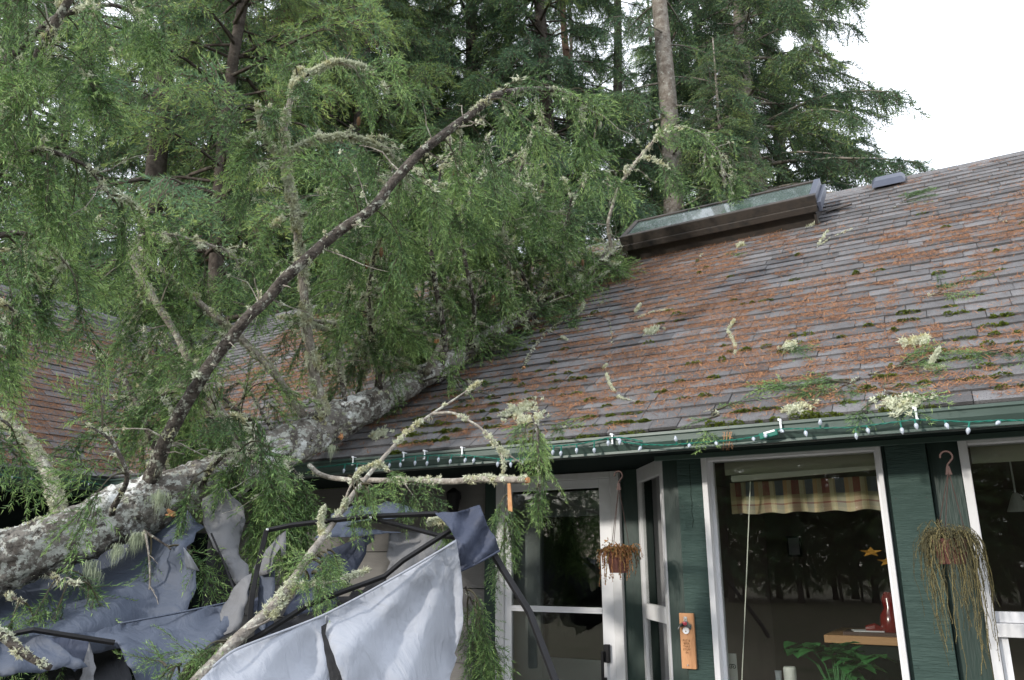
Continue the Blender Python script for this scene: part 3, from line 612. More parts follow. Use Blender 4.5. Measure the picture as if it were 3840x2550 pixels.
# ------------------------------------------------------------------ conifer builder for standing trees
def branch_curve(p0, d0, L, droop, n=7, wob=.05, r=rng):
    pts = [np.array(p0, float)]; d = np.array(d0, float); d /= np.linalg.norm(d); st = L / n
    for i in range(n):
        d = d + np.array([0, 0, -droop / n]) + r.normal(0, wob, 3); d /= np.linalg.norm(d); pts.append(pts[-1] + d * st)
    return np.array(pts)
def make_tree_mesh(H, z0, R, seed, n_whorl, per, sparse=1.0, droop=.7, tr=.28, tint=-.05, lean=0.0, dens=6.5):
    r = np.random.default_rng(seed); pos, dirs, ups, scl, base = [], [], [], [], []
    tb = MB(); zz = np.linspace(0, H, 40); axis = np.stack([lean * zz + .12 * np.sin(zz * .5 + seed), .10 * np.cos(zz * .43 + seed), zz], 1); axis[:, :2] -= axis[0, :2]
    rad = tr * (1 - zz / H) ** .8 + .02; rad[0] *= 1.3; tb.tube(axis, rad, 14)
    for i in range(n_whorl):
        f = i / n_whorl; z = z0 + (H * .98 - z0) * f ** .9; c = np.array([np.interp(z, zz, axis[:, 0]), np.interp(z, zz, axis[:, 1]), z])
        rr = R * (1 - max(0, (z - .35 * H) / (.68 * H))) ** .8 * (0.75 + .35 * min(1, f * 5))
        a0 = r.uniform(0, 6.28)
        for k in range(per):
            if r.random() > sparse: continue
            a = a0 + 6.283 * k / per + r.normal(0, .3); L = rr * r.uniform(.6, 1.15)
            if L < .3: L = .3
            el = r.uniform(-.15, .25) + .35 * f
            pts = branch_curve(c + r.normal(0, .12, 3), (math.cos(a), math.sin(a), el), L, droop * r.uniform(.6, 1.3), 8, .05, r)
            tb.tube(pts, np.linspace(.035 * L / 3 + .008, .006, 9), 4, False)
            bt = r.normal(tint, .13)
            m = int(L * dens) + 3
            for q in range(m):
                s = r.uniform(.12, 1) ** .8; x = s * 8; j = min(int(x), 7); p = pts[j] + (pts[j + 1] - pts[j]) * (x - j); d = pts[j + 1] - pts[j]; d = d / np.linalg.norm(d)
                sd = np.cross(d, [0, 0, 1.]); sd /= np.linalg.norm(sd) + 1e-6; sg = r.choice([-1, 1])
                pos.append(p); dirs.append(d * r.uniform(.3, 1.0) + sd * sg * r.uniform(.2, .9) + np.array([0, 0, -r.uniform(.1, .9) * droop])); ups.append(np.array([0, 0, 1.]) + r.normal(0, .35, 3))
                scl.append(r.uniform(.55, 1.05) * (.75 + .1 * L) * .8); base.append(bt + r.normal(0, .06))
    t, tn = place(COARSE, pos, dirs, ups, scl, np.array(base), r)
    return tb, fast_mesh('crown', t, tn)
protos = []
for args in (dict(H=26, z0=3.0, R=4.0, seed=1, n_whorl=36, per=5, droop=.9, tr=.30, dens=9),
             dict(H=28, z0=4.0, R=3.3, seed=2, n_whorl=32, per=5, sparse=.85, droop=.8, tr=.24, tint=-.06, dens=6.5),
             dict(H=22, z0=2.0, R=3.2, seed=3, n_whorl=34, per=5, droop=.6, tr=.14, tint=.12, dens=6.5),
             dict(H=27, z0=7.0, R=2.6, seed=4, n_whorl=22, per=4, sparse=.65, droop=1.0, tr=.25, tint=.0, lean=.03, dens=6),
             dict(H=28, z0=9.5, R=2.8, seed=9, n_whorl=18, per=4, sparse=.6, droop=.9, tr=.31, tint=-.06)):
    tb, cm = make_tree_mesh(**args); cm.materials.append(MATS['forest_needles']); protos.append((tb, cm, {}))
def trunk_mesh(k, m):
    tb, cm, cache = protos[k]
    if m not in cache:
        me = bpy.data.meshes.new('trunk'); me.from_pydata(tb.v, [], tb.f); me.materials.append(MATS[m]); me.polygons.foreach_set('use_smooth', [True] * len(me.polygons)); cache[m] = me
    return cache[m]
def tree(k, X, Y, label, bark='bark_standing', s=1.0, rot=None, group=None, name='fir_tree', sz=1.0):
    t = thing(name, label, 'tree', (X, Y, 0), group)
    t.rotation_euler.z = rng.uniform(0, 6.28) if rot is None else rot; t.scale = (s, s, s * sz)
    for nm, me in (('trunk', trunk_mesh(k, bark)), ('crown', protos[k][1])):
        o = bpy.data.objects.new(nm, me); COL.objects.link(o); o.parent = t
    return t
def at(px, d, py=900):
    p = P(px, py, d); return p[0], p[1]
tree(4, *at(2545, 18), 'tall fir with a thick pale grey bare trunk rising behind the skylight', 'bark_standing', 1.0, 1.0)
tree(0, *at(2850, 21), 'broad drooping fir whose boughs stand out against the white sky at the forest edge', 'bark_standing', 1.12, 2.2)
tree(0, *at(1010, 18), 'fir with a reddish brown trunk showing left of the mossy upright branch', 'bark_red', .95, .5)
tree(1, *at(1195, 21), 'fir with dark trunk at the top edge above the lichen tufted branch', 'bark_dark', 1.0, 3.3)
tree(3, *at(470, 14), 'slim fir with a dark leaning trunk behind the left wing roof', 'bark_dark', .9, .3)
tree(3, *at(1548, 30), 'slender far fir with a sunlit pale trunk in the middle of the forest', 'bark_red', 1.0, 1.7)
tree(2, *at(820, 13), 'bright green bushy fir in front of the reddish trunk', 'bark_dark', .95, 4.0)
tree(0, *at(1760, 20), 'dense dark green fir directly behind the tip of the longest fallen limb', 'bark_dark', 1.0, 5.0)
tree(3, *at(2200, 24), 'thin fir with a reddish trunk between the longest limb tip and the grey trunk', 'bark_red', 1.0, 2.6)
tree(2, *at(2745, 17), 'light green young fir just behind the right end of the skylight', 'bark_standing', .62, 1.1)
tree(0, *at(2960, 27), 'dark dense fir right behind the broad drooping one at the right edge of the forest', 'bark_standing', 1.12, .8)
tree(2, *at(3210, 22), 'low young fir whose tip pokes above the ridge beside the roof vent', 'bark_standing', .42, .4)
g = 'firs of the dense forest behind the house'
for px, d, k, s in ((-120, 16, 0, 1), (160, 22, 1, 1), (650, 24, 0, 1), (1080, 27, 3, 1.1), (1330, 18, 2, 1.05), (1420, 25, 0, 1.05), (1900, 27, 1, 1.1), (2050, 19, 0, .95), (2330, 25, 3, 1.05),
                    (2700, 26, 0, 1.1), (880, 34, 1, 1.1), (1620, 36, 0, 1.15), (-420, 24, 0, 1.05), (2150, 37, 1, 1.15), (1250, 36, 0, 1.1), (2480, 34, 0, 1.1)):
    where = ('left of the hooped pale limb', 'behind the upright lichen limb', 'behind the longest dark limb', 'left of the thick grey trunk', 'right of the thick grey trunk')[int(np.digitize(px, (500, 1150, 1750, 2500)))]
    how = 'in the front' if d < 21 else 'in the middle' if d < 27.5 else 'in the back'
    look = ('drooping dense', 'tall open crowned', 'bushy lighter', 'slim sparse', '')[k]
    tree(k, *at(px, d), '%s fir, %s row, %s' % (look, how, where), 'bark_dark', s, None, g)
g = 'firs across the yard seen reflected in the window panes'
rw = np.random.default_rng(6)
spots = [(-12.5 + 1.35 * q, -28 + rw.uniform(-1.5, 1.5), (0, 2)[q % 2], rw.uniform(.38, .46)) for q in range(13)] + [(-12 + 2.1 * q, -33 + rw.uniform(-1, 1), (2, 0)[q % 2], rw.uniform(.42, .52)) for q in range(9)]
spots += [(-12.8 + 1.3 * q, -30.6 + rw.uniform(-1, 1), (2, 0)[q % 2], rw.uniform(.36, .44)) for q in range(13)]
spots += [(-23 + 1.5 * q, -30 + rw.uniform(-1, 1), 2, rw.uniform(.27, .31)) for q in range(7)] + [(6 + 2.6 * q, -27 + 1.6 * q + rw.uniform(-1, 1), (0, 2)[q % 2], rw.uniform(.5, .8)) for q in range(10)]
for X, Y, k, s in spots:
    tree(k, X, Y, 'dark fir across the yard, seen only as a reflection in the windows', 'bark_dark', s, None, g)

# ------------------------------------------------------------------ FALLEN TREE
ft = thing('fallen_tree', 'huge lichen covered fir fallen across the roof valley with its limbs sticking up', 'fallen tree', tuple(P(300, 2000, 4.0)))
tr_pts = [(-900, 2560, 3.3, .19), (-500, 2370, 3.55, .175), (0, 2112, 3.85, .153), (325, 1985, 4.15, .152), (650, 1850, 4.5, .150), (900, 1755, 4.85, .138), (1190, 1620, 5.35, .132), (1420, 1495, 5.68, .105), (1568, 1425, 5.9, .088),
          (1720, 1340, 6.2, .073), (1850, 1250, 6.45, .062), (1990, 1165, 6.75, .040), (2100, 1095, 6.95, .024), (2230, 1010, 7.2, .010)]
tp = np.array([list(P(x, y, d)) + [rr] for x, y, d, rr in tr_pts]); tp = resample(tp, .025)
def bark_tube(pts, rad, n, amp, seed):
    mb = MB(); mb.tube(pts, rad, n); v = np.array(mb.v); c = np.repeat(pts, n, 0); d = v - c; dn = np.linalg.norm(d, axis=1); d /= dn[:, None]
    k = amp * (1.2 * vnoise(v * 6, seed) + .9 * vnoise(v * 22, seed + 1) + .5 * vnoise(v * 55, seed + 2) - 1.3) * np.minimum(dn / .1, 1.3)
    mb.v = [tuple(p) for p in v + d * k[:, None]]; return mb
trunk = bark_tube(tp[:, :3], tp[:, 3], 60, .032, 5).build('trunk', 'bark_trunk', ft, smooth=True)
TRK = tp[:, :3]; TRR = tp[:, 3]
def near_trunk(px, py):
    s = np.array([[CX + FPX * ((p - EYEV) @ RIGHT) / depth(p), CY - FPX * ((p - EYEV) @ UPV) / depth(p)] for p in TRK[::4]]); return TRK[::4][np.argmin(((s - [px, py]) ** 2).sum(1))]

def tufts_on(pts, rad, n, r, up_bias=.4, smin=.5, smax=1.3):
    i = r.integers(0, len(pts) - 1, n); f = r.random(n)[:, None]; c = pts[i] * (1 - f) + pts[i + 1] * f; t = pts[i + 1] - pts[i]; t /= np.linalg.norm(t, axis=1)[:, None]
    nrm = r.normal(size=(n, 3)); nrm[:, 2] += up_bias; nrm -= t * (nrm * t).sum(1)[:, None]; nrm /= np.linalg.norm(nrm, axis=1)[:, None]
    return c + nrm * rad[i][:, None] * .95, nrm, r.uniform(smin, smax, n)
def lichen_obj(pts, rad, n, parent, r, clump=.5, nb=0, smin=.6, smax=1.5):
    pos, nrm, sc = tufts_on(pts, rad, n, r, .4, smin, smax)
    keep = vnoise(pos * 13, 9) * .6 + vnoise(pos * 4, 19) * .4 > clump + .02; pos, nrm, sc = pos[keep], nrm[keep], sc[keep]; T = []
    if len(pos):
        ups = nrm; dirs = np.cross(nrm, r.normal(size=nrm.shape)); t, _ = place(TUFT, pos, dirs, ups, sc, np.zeros(len(pos)), r); T.append(t)
    nb = nb // 2
    if nb:
        i = r.integers(0, len(pts), nb); p = pts[i] - np.array([0, 0, 1.]) * rad[i][:, None] * .8
        t, _ = place(BEARD, p, np.tile([1., 0, 0], (nb, 1)), np.tile([0, 0, 1.], (nb, 1)), r.uniform(.4, 1.0, nb), np.zeros(nb), r); T.append(t)
    if T: link('lichen', fast_mesh('lichen', np.concatenate(T)), 'lichen', parent, 'stuff')

def foliage(pts, rad, r, n_let, Lr, parent=None, start=.15, per=7, droop=1.0, base=0.0, scale=1.0, dirbias=None, woody=True, s_end=1.0, m='fir_needles', flatn=None):
    """drooping branchlets with needle sprays along a limb; returns the woody twigs too"""
    pos, dirs, ups, scl, bs = [], [], [], [], []; mb = MB(); lp_ = []
    for q in range(n_let):
        s = start + (s_end - start) * (q + r.random()) / n_let; x = s * (len(pts) - 1); j = min(int(x), len(pts) - 2); p = pts[j] + (pts[j + 1] - pts[j]) * (x - j); t = pts[j + 1] - pts[j]; t = t / np.linalg.norm(t)
        nrm = r.normal(size=3); nrm -= t * (nrm @ t); nrm /= np.linalg.norm(nrm); d0 = nrm * .9 + t * r.uniform(.2, .9) + np.array([0, 0, .15])
        if dirbias is not None: d0 = d0 + dirbias
        if flatn is not None: d0 = d0 - .95 * flatn * (d0 @ flatn) + .06 * flatn
        L = r.uniform(*Lr) * (1.1 - .5 * s); c = branch_curve(p, d0, L, droop * r.uniform(1.2, 2.6), 7, .10, r)
        if woody: mb.tube(c, np.linspace(.006, .002, 8), 4, False)
        if parent is not None and n_let > 4 and r.random() < .34 and scale > .9:
            for _k in range(r.integers(6, 22)): lp_.append(c[r.integers(0, 5)] * (1 - (f_ := r.random())) + c[r.integers(1, 6)] * f_ if False else c[(j_ := r.integers(0, 6))] * (1 - (f_ := r.random())) + c[j_ + 1] * f_ + r.normal(0, .006, 3))
        b0 = base + r.normal(0, .12) + (.22 if r.random() < .18 else 0)
        for k in range(int(per * L / .45) + 2):
            u = r.uniform(.15, 1); x2 = u * 7; j2 = min(int(x2), 6); pp = c[j2] + (c[j2 + 1] - c[j2]) * (x2 - j2); dd = c[j2 + 1] - c[j2]; dd /= np.linalg.norm(dd)
            sd = np.cross(dd, r.normal(size=3)); sd /= np.linalg.norm(sd)
            pos.append(pp); dirs.append(dd * r.uniform(.5, 1) + sd * r.uniform(.1, .85) + np.array([0, 0, -.5 * droop])); ups.append(sd + r.normal(0, .3, 3)); scl.append(scale * r.uniform(.6, 1.15)); bs.append(b0 + r.normal(0, .07))
        pos.append(c[-1]); dirs.append(c[-1] - c[-2]); ups.append(np.array([0, 0, 1.]) + r.normal(0, .5, 3)); scl.append(scale * .8); bs.append(b0)
    if lp_:
        lp_ = np.array(lp_); link('twig_lichen', fast_mesh('twig_lichen', place(TUFT, lp_, r.normal(size=lp_.shape), r.normal(size=lp_.shape), r.uniform(1.2, 2.8, len(lp_)), np.zeros(len(lp_)), r)[0]), 'lichen', parent, 'stuff')
    if flatn is not None:
        dirs = [d_ - .85 * flatn * (d_ @ flatn) for d_ in dirs]; ups = [flatn + r.normal(0, .25, 3) for _ in ups]
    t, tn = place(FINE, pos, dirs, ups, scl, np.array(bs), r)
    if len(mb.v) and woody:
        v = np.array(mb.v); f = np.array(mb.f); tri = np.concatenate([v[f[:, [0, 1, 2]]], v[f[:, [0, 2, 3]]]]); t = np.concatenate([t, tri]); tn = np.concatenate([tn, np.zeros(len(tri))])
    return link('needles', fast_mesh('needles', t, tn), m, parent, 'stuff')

rb = np.random.default_rng(77)
DENS = 0.62
def limb(px, rads, n_let=20, Lr=(.25, .7), m='bark_branch', lich=200, beards=10, start=.2, clump=.5, lsc=(.7, 1.7), label=None, base=0.0, droop=1.0, per=7, scale=1.0, s_end=1.0, dirbias=None, parent=None, name='branch', n=12):
    if m == 'bark_branch' and n == 12 and start < .3 and px[0][2] > 5: start = .3
    if m == 'bark_pale': start = max(start, .38)
    pts = np.array([P(*q) for q in px]); rr = np.interp(np.linspace(0, 1, len(px)), np.linspace(0, 1, len(rads)), rads) * .78
    q = resample(np.c_[pts, rr], .03); c, rad = q[:, :3], q[:, 3]
    c[1:-1] += (np.stack([vnoise(c[1:-1] * 5, s) for s in (1, 2, 3)], 1) - .5) * .025
    o = bark_tube(c, rad, n, .010, int(px[0][0]) % 97).build(name, m, ft if parent is None else parent, smooth=True)
    if label: o['label'] = label
    Ll = np.linalg.norm(np.diff(c, axis=0), axis=1).sum(); tw = MB(); tc, trr = [], []
    for k in range(int(Ll * 9)):
        i = rb.integers(2, len(c) - 2); t = c[i + 1] - c[i]; t /= np.linalg.norm(t); d0 = rb.normal(size=3); d0 -= t * (d0 @ t); d0 /= np.linalg.norm(d0)
        L = rb.uniform(.04, .16) if rb.random() < .7 else rb.uniform(.2, .45); cv = branch_curve(c[i] + d0 * rad[i] * .7, d0 + t * .5, L, .5, 5, .22, rb); tw.tube(cv, np.linspace(min(.005, rad[i] * .5), .0012, 6), 4, False); tc.append(cv)
    if tc:
        tw.build('dead_twigs', 'bark_pale', o, 'stuff', fixn=False); cc_ = np.concatenate(tc); nt_ = int(len(cc_) * (.9 if lich > 100 else .12)); ii = rb.integers(0, len(cc_), nt_); pp_ = cc_[ii] + rb.normal(0, .006, (nt_, 3)); kp = vnoise(pp_ * 9, 33) > .5; pp_ = pp_[kp]
        if len(pp_): link('twig_lichen', fast_mesh('twig_lichen', place(TUFT, pp_, rb.normal(size=pp_.shape), rb.normal(size=pp_.shape), rb.uniform(1.0, 2.2, len(pp_)), np.zeros(len(pp_)), rb)[0]), 'lichen', o, 'stuff')
    if n_let: foliage(c, rad, rb, max(2, int(n_let * DENS)), (Lr[0] * .8, Lr[1] * .8), o, start, per * .85, droop, base, scale, dirbias, s_end=s_end)
    if lich or beards: lichen_obj(c, rad, int(lich * 1.6), o, rb, clump, beards, *lsc)
    return o, c, rad
limb([(560, 1830, 4.35), (580, 1760, 4.33), (625, 1640, 4.3), (760, 1400, 4.25), (900, 1220, 4.25), (1060, 1050, 4.3), (1230, 900, 4.4), (1390, 780, 4.5), (1460, 690, 4.55), (1560, 590, 4.6), (1700, 470, 4.7), (1850, 370, 4.85), (1950, 335, 4.95), (2060, 340, 5.05), (2180, 370, 5.2), (2260, 470, 5.35)],
     (.058, .05, .040, .038, .036, .034, .030, .022, .008), 30, (.3, .8), lich=520, beards=16, start=.45, clump=.56, label='longest dark limb rising diagonally from the trunk')
limb([(900, 1640, 5.0), (800, 1500, 4.95), (712, 1351, 4.9), (640, 1230, 4.9), (560, 1080, 4.9), (505, 1000, 4.95), (488, 930, 5.0), (530, 885, 5.05), (640, 880, 5.1), (760, 910, 5.15), (880, 960, 5.2), (930, 1090, 5.25)], (.03, .028, .026, .024, .016, .008), 22, (.3, .7), 'bark_pale', 330, 12, .3, label='pale hooped limb bending over at the left')
limb([(1140, 1560, 5.3), (1080, 1470, 5.25), (1000, 1370, 5.2), (900, 1270, 5.15), (800, 1180, 5.1), (700, 1090, 5.1), (600, 1025, 5.1), (545, 965, 5.15), (520, 900, 5.2)], (.034, .03, .028, .024, .015), 16, (.3, .7), 'bark_pale', 300, 8, .25)
limb([(1215, 1560, 5.3), (1170, 1350, 5.25), (1150, 1200, 5.2), (1130, 1000, 5.2), (1105, 800, 5.2), (1075, 620, 5.2), (1068, 480, 5.2), (1100, 340, 5.2), (1130, 250, 5.25)], (.045, .038, .036, .034, .030, .026, .018), 14, (.3, .7), 'bark_pale', 1100, 26, .3, .40, lsc=(.9, 2.4), label='upright limb thick with pale lichen')
limb([(1072, 610, 5.2), (1120, 560, 5.2), (1180, 525, 5.2), (1290, 510, 5.25), (1420, 540, 5.3), (1500, 610, 5.35), (1560, 760, 5.4)], (.018, .014, .006), 10, (.25, .6), 'bark_branch', 420, 12, .2, .35, lsc=(.9, 2.4))
limb([(1075, 600, 5.2), (1010, 560, 5.2), (985, 470, 5.2), (965, 390, 5.2)], (.013, .009, .004), 5, (.2, .45), 'bark_branch', 160, 4, .1, .4, lsc=(.9, 2.4))
limb([(1105, 330, 5.2), (1170, 260, 5.2), (1260, 225, 5.25), (1380, 260, 5.3), (1450, 340, 5.35)], (.014, .009, .004), 9, (.25, .6), 'bark_branch', 420, 10, .2, .3, lsc=(.9, 2.4))
limb([(1105, 810, 5.2), (1180, 775, 5.2), (1260, 730, 5.2), (1380, 690, 5.25)], (.014, .01, .005), 5, (.25, .5), 'bark_branch', 140, 5, .2, .4)
limb([(1660, 1370, 6.0), (1672, 1296, 6.0), (1650, 1164, 5.95), (1623, 1000, 5.9), (1612, 880, 5.9), (1640, 740, 5.9), (1660, 600, 5.9)], (.03, .027, .024, .018, .01), 14, (.3, .8), 'bark_branch', 260, 10, .25)
limb([(1690, 1275, 6.15), (1662, 1263, 6.1), (1430, 1230, 5.9), (1210, 1205, 5.75), (1040, 1190, 5.7)], (.022, .022, .02, .016), 9, (.2, .5), 'bark_pale', 260, 6, .4)
limb([(1560, 1385, 5.9), (1470, 1345, 5.85), (1386, 1307, 5.8), (1221, 1236, 5.7), (1100, 1190, 5.65)], (.028, .026, .022, .016), 9, (.2, .5), 'bark_pale', 380, 8, .4, .42)
o, c, rad = limb([(1600, 1400, 5.85), (1622, 1350, 5.8), (1648, 1295, 5.78)], (.036, .032, .026), 0, m='bark_pale', lich=60, beards=0, label='broken stub with torn orange wood')
for px, py, d, sz in ((1640, 1282, 5.75, .028), (1095, 1650, 5.15, .03), (650, 1930, 4.2, .03), (1282, 1640, 5.3, .022)):
    p = P(px, py, d); mb = MB(); rt = np.random.default_rng(int(px))
    for k in range(9):
        e = p + rt.normal(0, .4, 3) * sz + np.array([-.2, -.6, .3]) * sz * 1.3; mb.tube([p + rt.normal(0, .25, 3) * sz, (p + e) / 2, e], [sz * .35, sz * .3, .002], 5)
    mb.build('torn_wood', 'torn_wood', ft)
limb([(1945, 1190, 6.7), (1926, 1142, 6.6), (1898, 944, 6.5), (1885, 850, 6.5), (1930, 700, 6.5), (1975, 560, 6.5), (2010, 470, 6.5)], (.028, .024, .02, .016, .008), 16, (.3, .8), 'bark_branch', 420, 14, .2, .42)
limb([(2010, 1150, 6.8), (1990, 1095, 6.8), (1940, 990, 6.7), (1900, 900, 6.7), (1880, 780, 6.7), (1850, 650, 6.7)], (.024, .02, .016, .008), 12, (.3, .8), 'bark_branch', 200, 8, .2)
limb([(2300, 960, 7.4), (2280, 830, 7.3), (2290, 780, 7.3), (2330, 680, 7.3), (2400, 590, 7.3), (2470, 505, 7.3), (2540, 472, 7.35), (2620, 490, 7.4), (2700, 570, 7.45), (2720, 700, 7.5)], (.022, .02, .018, .014, .006), 16, (.35, .8), 'bark_pale', 160, 6, .35, label='slender limb arching over in front of the grey standing trunk')
limb([(1880, 1215, 6.55), (2000, 1160, 6.6), (2130, 1110, 6.75), (2220, 1060, 6.9), (2330, 985, 7.15)], (.022, .018, .014, .006), 8, (.15, .35), 'bark_branch', 90, 3, .3)
limb([(1830, 1225, 6.4), (1700, 1165, 6.3), (1550, 1175, 6.2), (1420, 1215, 6.15)], (.02, .014, .008), 10, (.25, .5), 'bark_pale', 150, 6, .2)
limb([(2100, 1080, 7.0), (2040, 960, 7.0), (1990, 860, 7.0), (1960, 780, 7.0)], (.024, .016, .008), 12, (.3, .8), 'bark_branch', 120, 6, .15)
limb([(2130, 1070, 7.0), (2110, 900, 7.0), (2140, 740, 7.0), (2230, 640, 7.0), (2330, 640, 7.0)], (.022, .014, .006), 16, (.3, .8), 'bark_branch', 120, 6, .15)
limb([(1760, 1310, 6.2), (1780, 1150, 6.1), (1740, 980, 6.0), (1720, 820, 6.0), (1780, 680, 6.0), (1900, 600, 6.05)], (.024, .018, .006), 20, (.3, .8), 'bark_branch', 160, 6, .15)
limb([(1430, 1480, 5.65), (1400, 1300, 5.6), (1380, 1100, 5.55), (1410, 930, 5.5), (1500, 820, 5.5)], (.024, .018, .006), 18, (.3, .75), 'bark_branch', 160, 6, .15)
limb([(1300, 1550, 5.45), (1270, 1350, 5.5), (1300, 1120, 5.5), (1350, 900, 5.5), (1360, 760, 5.5)], (.022, .016, .006), 16, (.3, .75), 'bark_branch', 420, 12, .2, .42)
limb([(930, 1730, 4.8), (870, 1640, 4.85), (830, 1560, 4.9), (760, 1500, 4.95), (640, 1470, 5.0), (520, 1480, 5.0)], (.03, .024, .018, .01), 10, (.25, .6), 'bark_pale', 240, 8, .3)
# far-side limbs hanging over the left wing
limb([(640, 1830, 4.6), (560, 1640, 4.9), (500, 1480, 5.2), (420, 1350, 5.4), (300, 1290, 5.5)], (.03, .022, .01), 8, (.3, .7), 'bark_branch', 160, 6, .2)
limb([(240, 1960, 4.2), (170, 1760, 4.3), (100, 1640, 4.4), (-60, 1530, 4.5)], (.05, .04, .03), 5, (.25, .6), 'bark_pale', 420, 8, .3, .4, label='grey lichen crusted limb at the left edge above the trunk')
# near-side limbs: foliage before and under the trunk
limb([(420, 1930, 4.0), (480, 1780, 3.85), (420, 1640, 3.8), (330, 1600, 3.75)], (.02, .014, .006), 5, (.25, .5), 'bark_branch', 30, 2, .2)
limb([(760, 1820, 4.5), (800, 1740, 4.35), (860, 1690, 4.25), (940, 1700, 4.2)], (.02, .014, .006), 6, (.3, .65), 'bark_branch', 40, 3, .15, droop=1.3)
limb([(900, 1750, 4.75), (980, 1700, 4.6), (1060, 1720, 4.5), (1130, 1790, 4.45)], (.02, .014, .006), 13, (.35, .75), 'bark_branch', 40, 3, .1, droop=1.3)
limb([(1590, 1430, 5.8), (1640, 1410, 5.75), (1720, 1420, 5.75), (1790, 1440, 5.8)], (.012, .009, .004), 5, (.15, .35), 'bark_branch', 20, 2, .1)
limb([(950, 1730, 4.7), (1000, 1750, 4.5), (1060, 1830, 4.4), (1080, 1930, 4.35)], (.016, .012, .005), 20, (.3, .6), 'bark_branch', 40, 2, .05, droop=1.6, base=-.05)
limb([(180, 2150, 3.85), (240, 2180, 3.75), (300, 2190, 3.7)], (.012, .009, .005), 8, (.2, .4), 'bark_branch', 20, 5, .1, droop=1.5)
limb([(30, 2230, 3.7), (90, 2260, 3.6)], (.010, .006), 4, (.2, .3), 'bark_branch', 10, 2, .1, droop=1.5)
limb([(540, 1990, 4.1), (600, 2030, 4.05), (640, 2060, 4.0)], (.010, .005), 3, (.25, .4), 'bark_branch', 0, 3, .2, droop=1.5)
limb([(545, 2000, 4.0), (555, 2100, 3.95), (562, 2200, 3.95), (550, 2300, 3.95), (538, 2380, 3.95), (535, 2470, 3.95)], (.007, .006, .006, .003), 0, lich=10, beards=0, m='bark_pale', label='thin bare twig hanging straight down under the trunk')
# limbs at the upper left edge, their butts out of frame
limb([(-260, 900, 4.2), (-100, 690, 4.2), (20, 480, 4.2), (90, 310, 4.2), (150, 190, 4.2), (215, 80, 4.2), (275, -20, 4.2), (340, -140, 4.25)], (.045, .04, .034, .028, .02), 26, (.4, .9), 'bark_branch', 260, 10, .2, label='dark limb rising along the upper left edge')
limb([(-150, 380, 4.4), (60, 190, 4.45), (220, 60, 4.5), (420, 10, 4.6), (560, 80, 4.7)], (.03, .022, .008), 26, (.4, .9), 'bark_branch', 120, 8, .15)
limb([(-200, 760, 4.0), (-40, 620, 4.05), (160, 560, 4.1), (330, 620, 4.2), (430, 760, 4.3)], (.026, .018, .006), 19, (.35, .8), 'bark_branch', 120, 6, .15)
limb([(-250, 1050, 3.9), (-80, 900, 3.9), (60, 860, 3.95), (180, 900, 4.0), (250, 1000, 4.1)], (.026, .018, .006), 13, (.35, .75), 'bark_branch', 160, 6, .15)
limb([(-250, 1350, 3.7), (-120, 1180, 3.7), (-20, 1120, 3.7), (60, 1180, 3.75)], (.024, .016, .006), 11, (.3, .6), 'bark_branch', 200, 6, .15)
limb([(-250, 1700, 3.5), (-140, 1560, 3.45), (-40, 1540, 3.45), (40, 1600, 3.45)], (.022, .014, .006), 7, (.2, .45), 'bark_branch', 60, 4, .1)
for bx, by, d, hx, hy in ((1900, 1215, 6.5, 2010, 1225), (1960, 1185, 6.6, 2090, 1150), (2050, 1120, 6.8, 2170, 1100), (2130, 1070, 6.95, 2250, 1045), (2200, 1020, 7.1, 2330, 990), (2260, 980, 7.2, 2400, 930), (1780, 1300, 6.25, 1850, 1310), (2020, 1130, 6.75, 2000, 1040), (2150, 1050, 7.0, 2180, 960), (2250, 980, 7.2, 2330, 900)):
    e = onroof(hx, hy, .06); de = depth(e)
    limb([(bx, by, d - .08), ((bx + hx) / 2, (by + hy) / 2 - 30, (d + de) / 2 - .1), (hx, hy, de - .05)], (.014, .009, .004), 15, (.18, .40), 'bark_branch', 60, 2, .1, n=7, base=.05)
# dense mass of limbs on the far side, over the valley
for k in range(17):
    a = rb.uniform(.0, 1); bx, by = 1250 + 1000 * a, 1560 - 560 * a; d = np.interp(bx, [1250, 2250], [5.9, 7.6]); hx = bx + rb.uniform(-330, 200); hy = rb.uniform(430, 800) + 260 * (a > .75)
    limb([(bx, by, d), ((bx * .6 + hx * .4), by * .6 + hy * .4, d + .1), (hx, hy, d + .2), (hx + rb.uniform(-140, 140), hy + 90, d + .25)], (.02, .014, .006), 17, (.35, .85), 'bark_branch', 120, 8, .1, .5, n=7)
for k in range(7):
    bx = rb.uniform(650, 1150); by = 1850 - .45 * (bx - 600); d = rb.uniform(5.0, 5.8); hx = bx - rb.uniform(80, 350); hy = rb.uniform(1000, 1500)
    limb([(bx, by, d), (bx * .5 + hx * .5, by * .55 + hy * .45, d + .1), (hx, hy, d + .2), (hx - 60, hy + 120, d + .25)], (.018, .012, .005), 12, (.3, .7), 'bark_branch', 90, 6, .15, n=7)
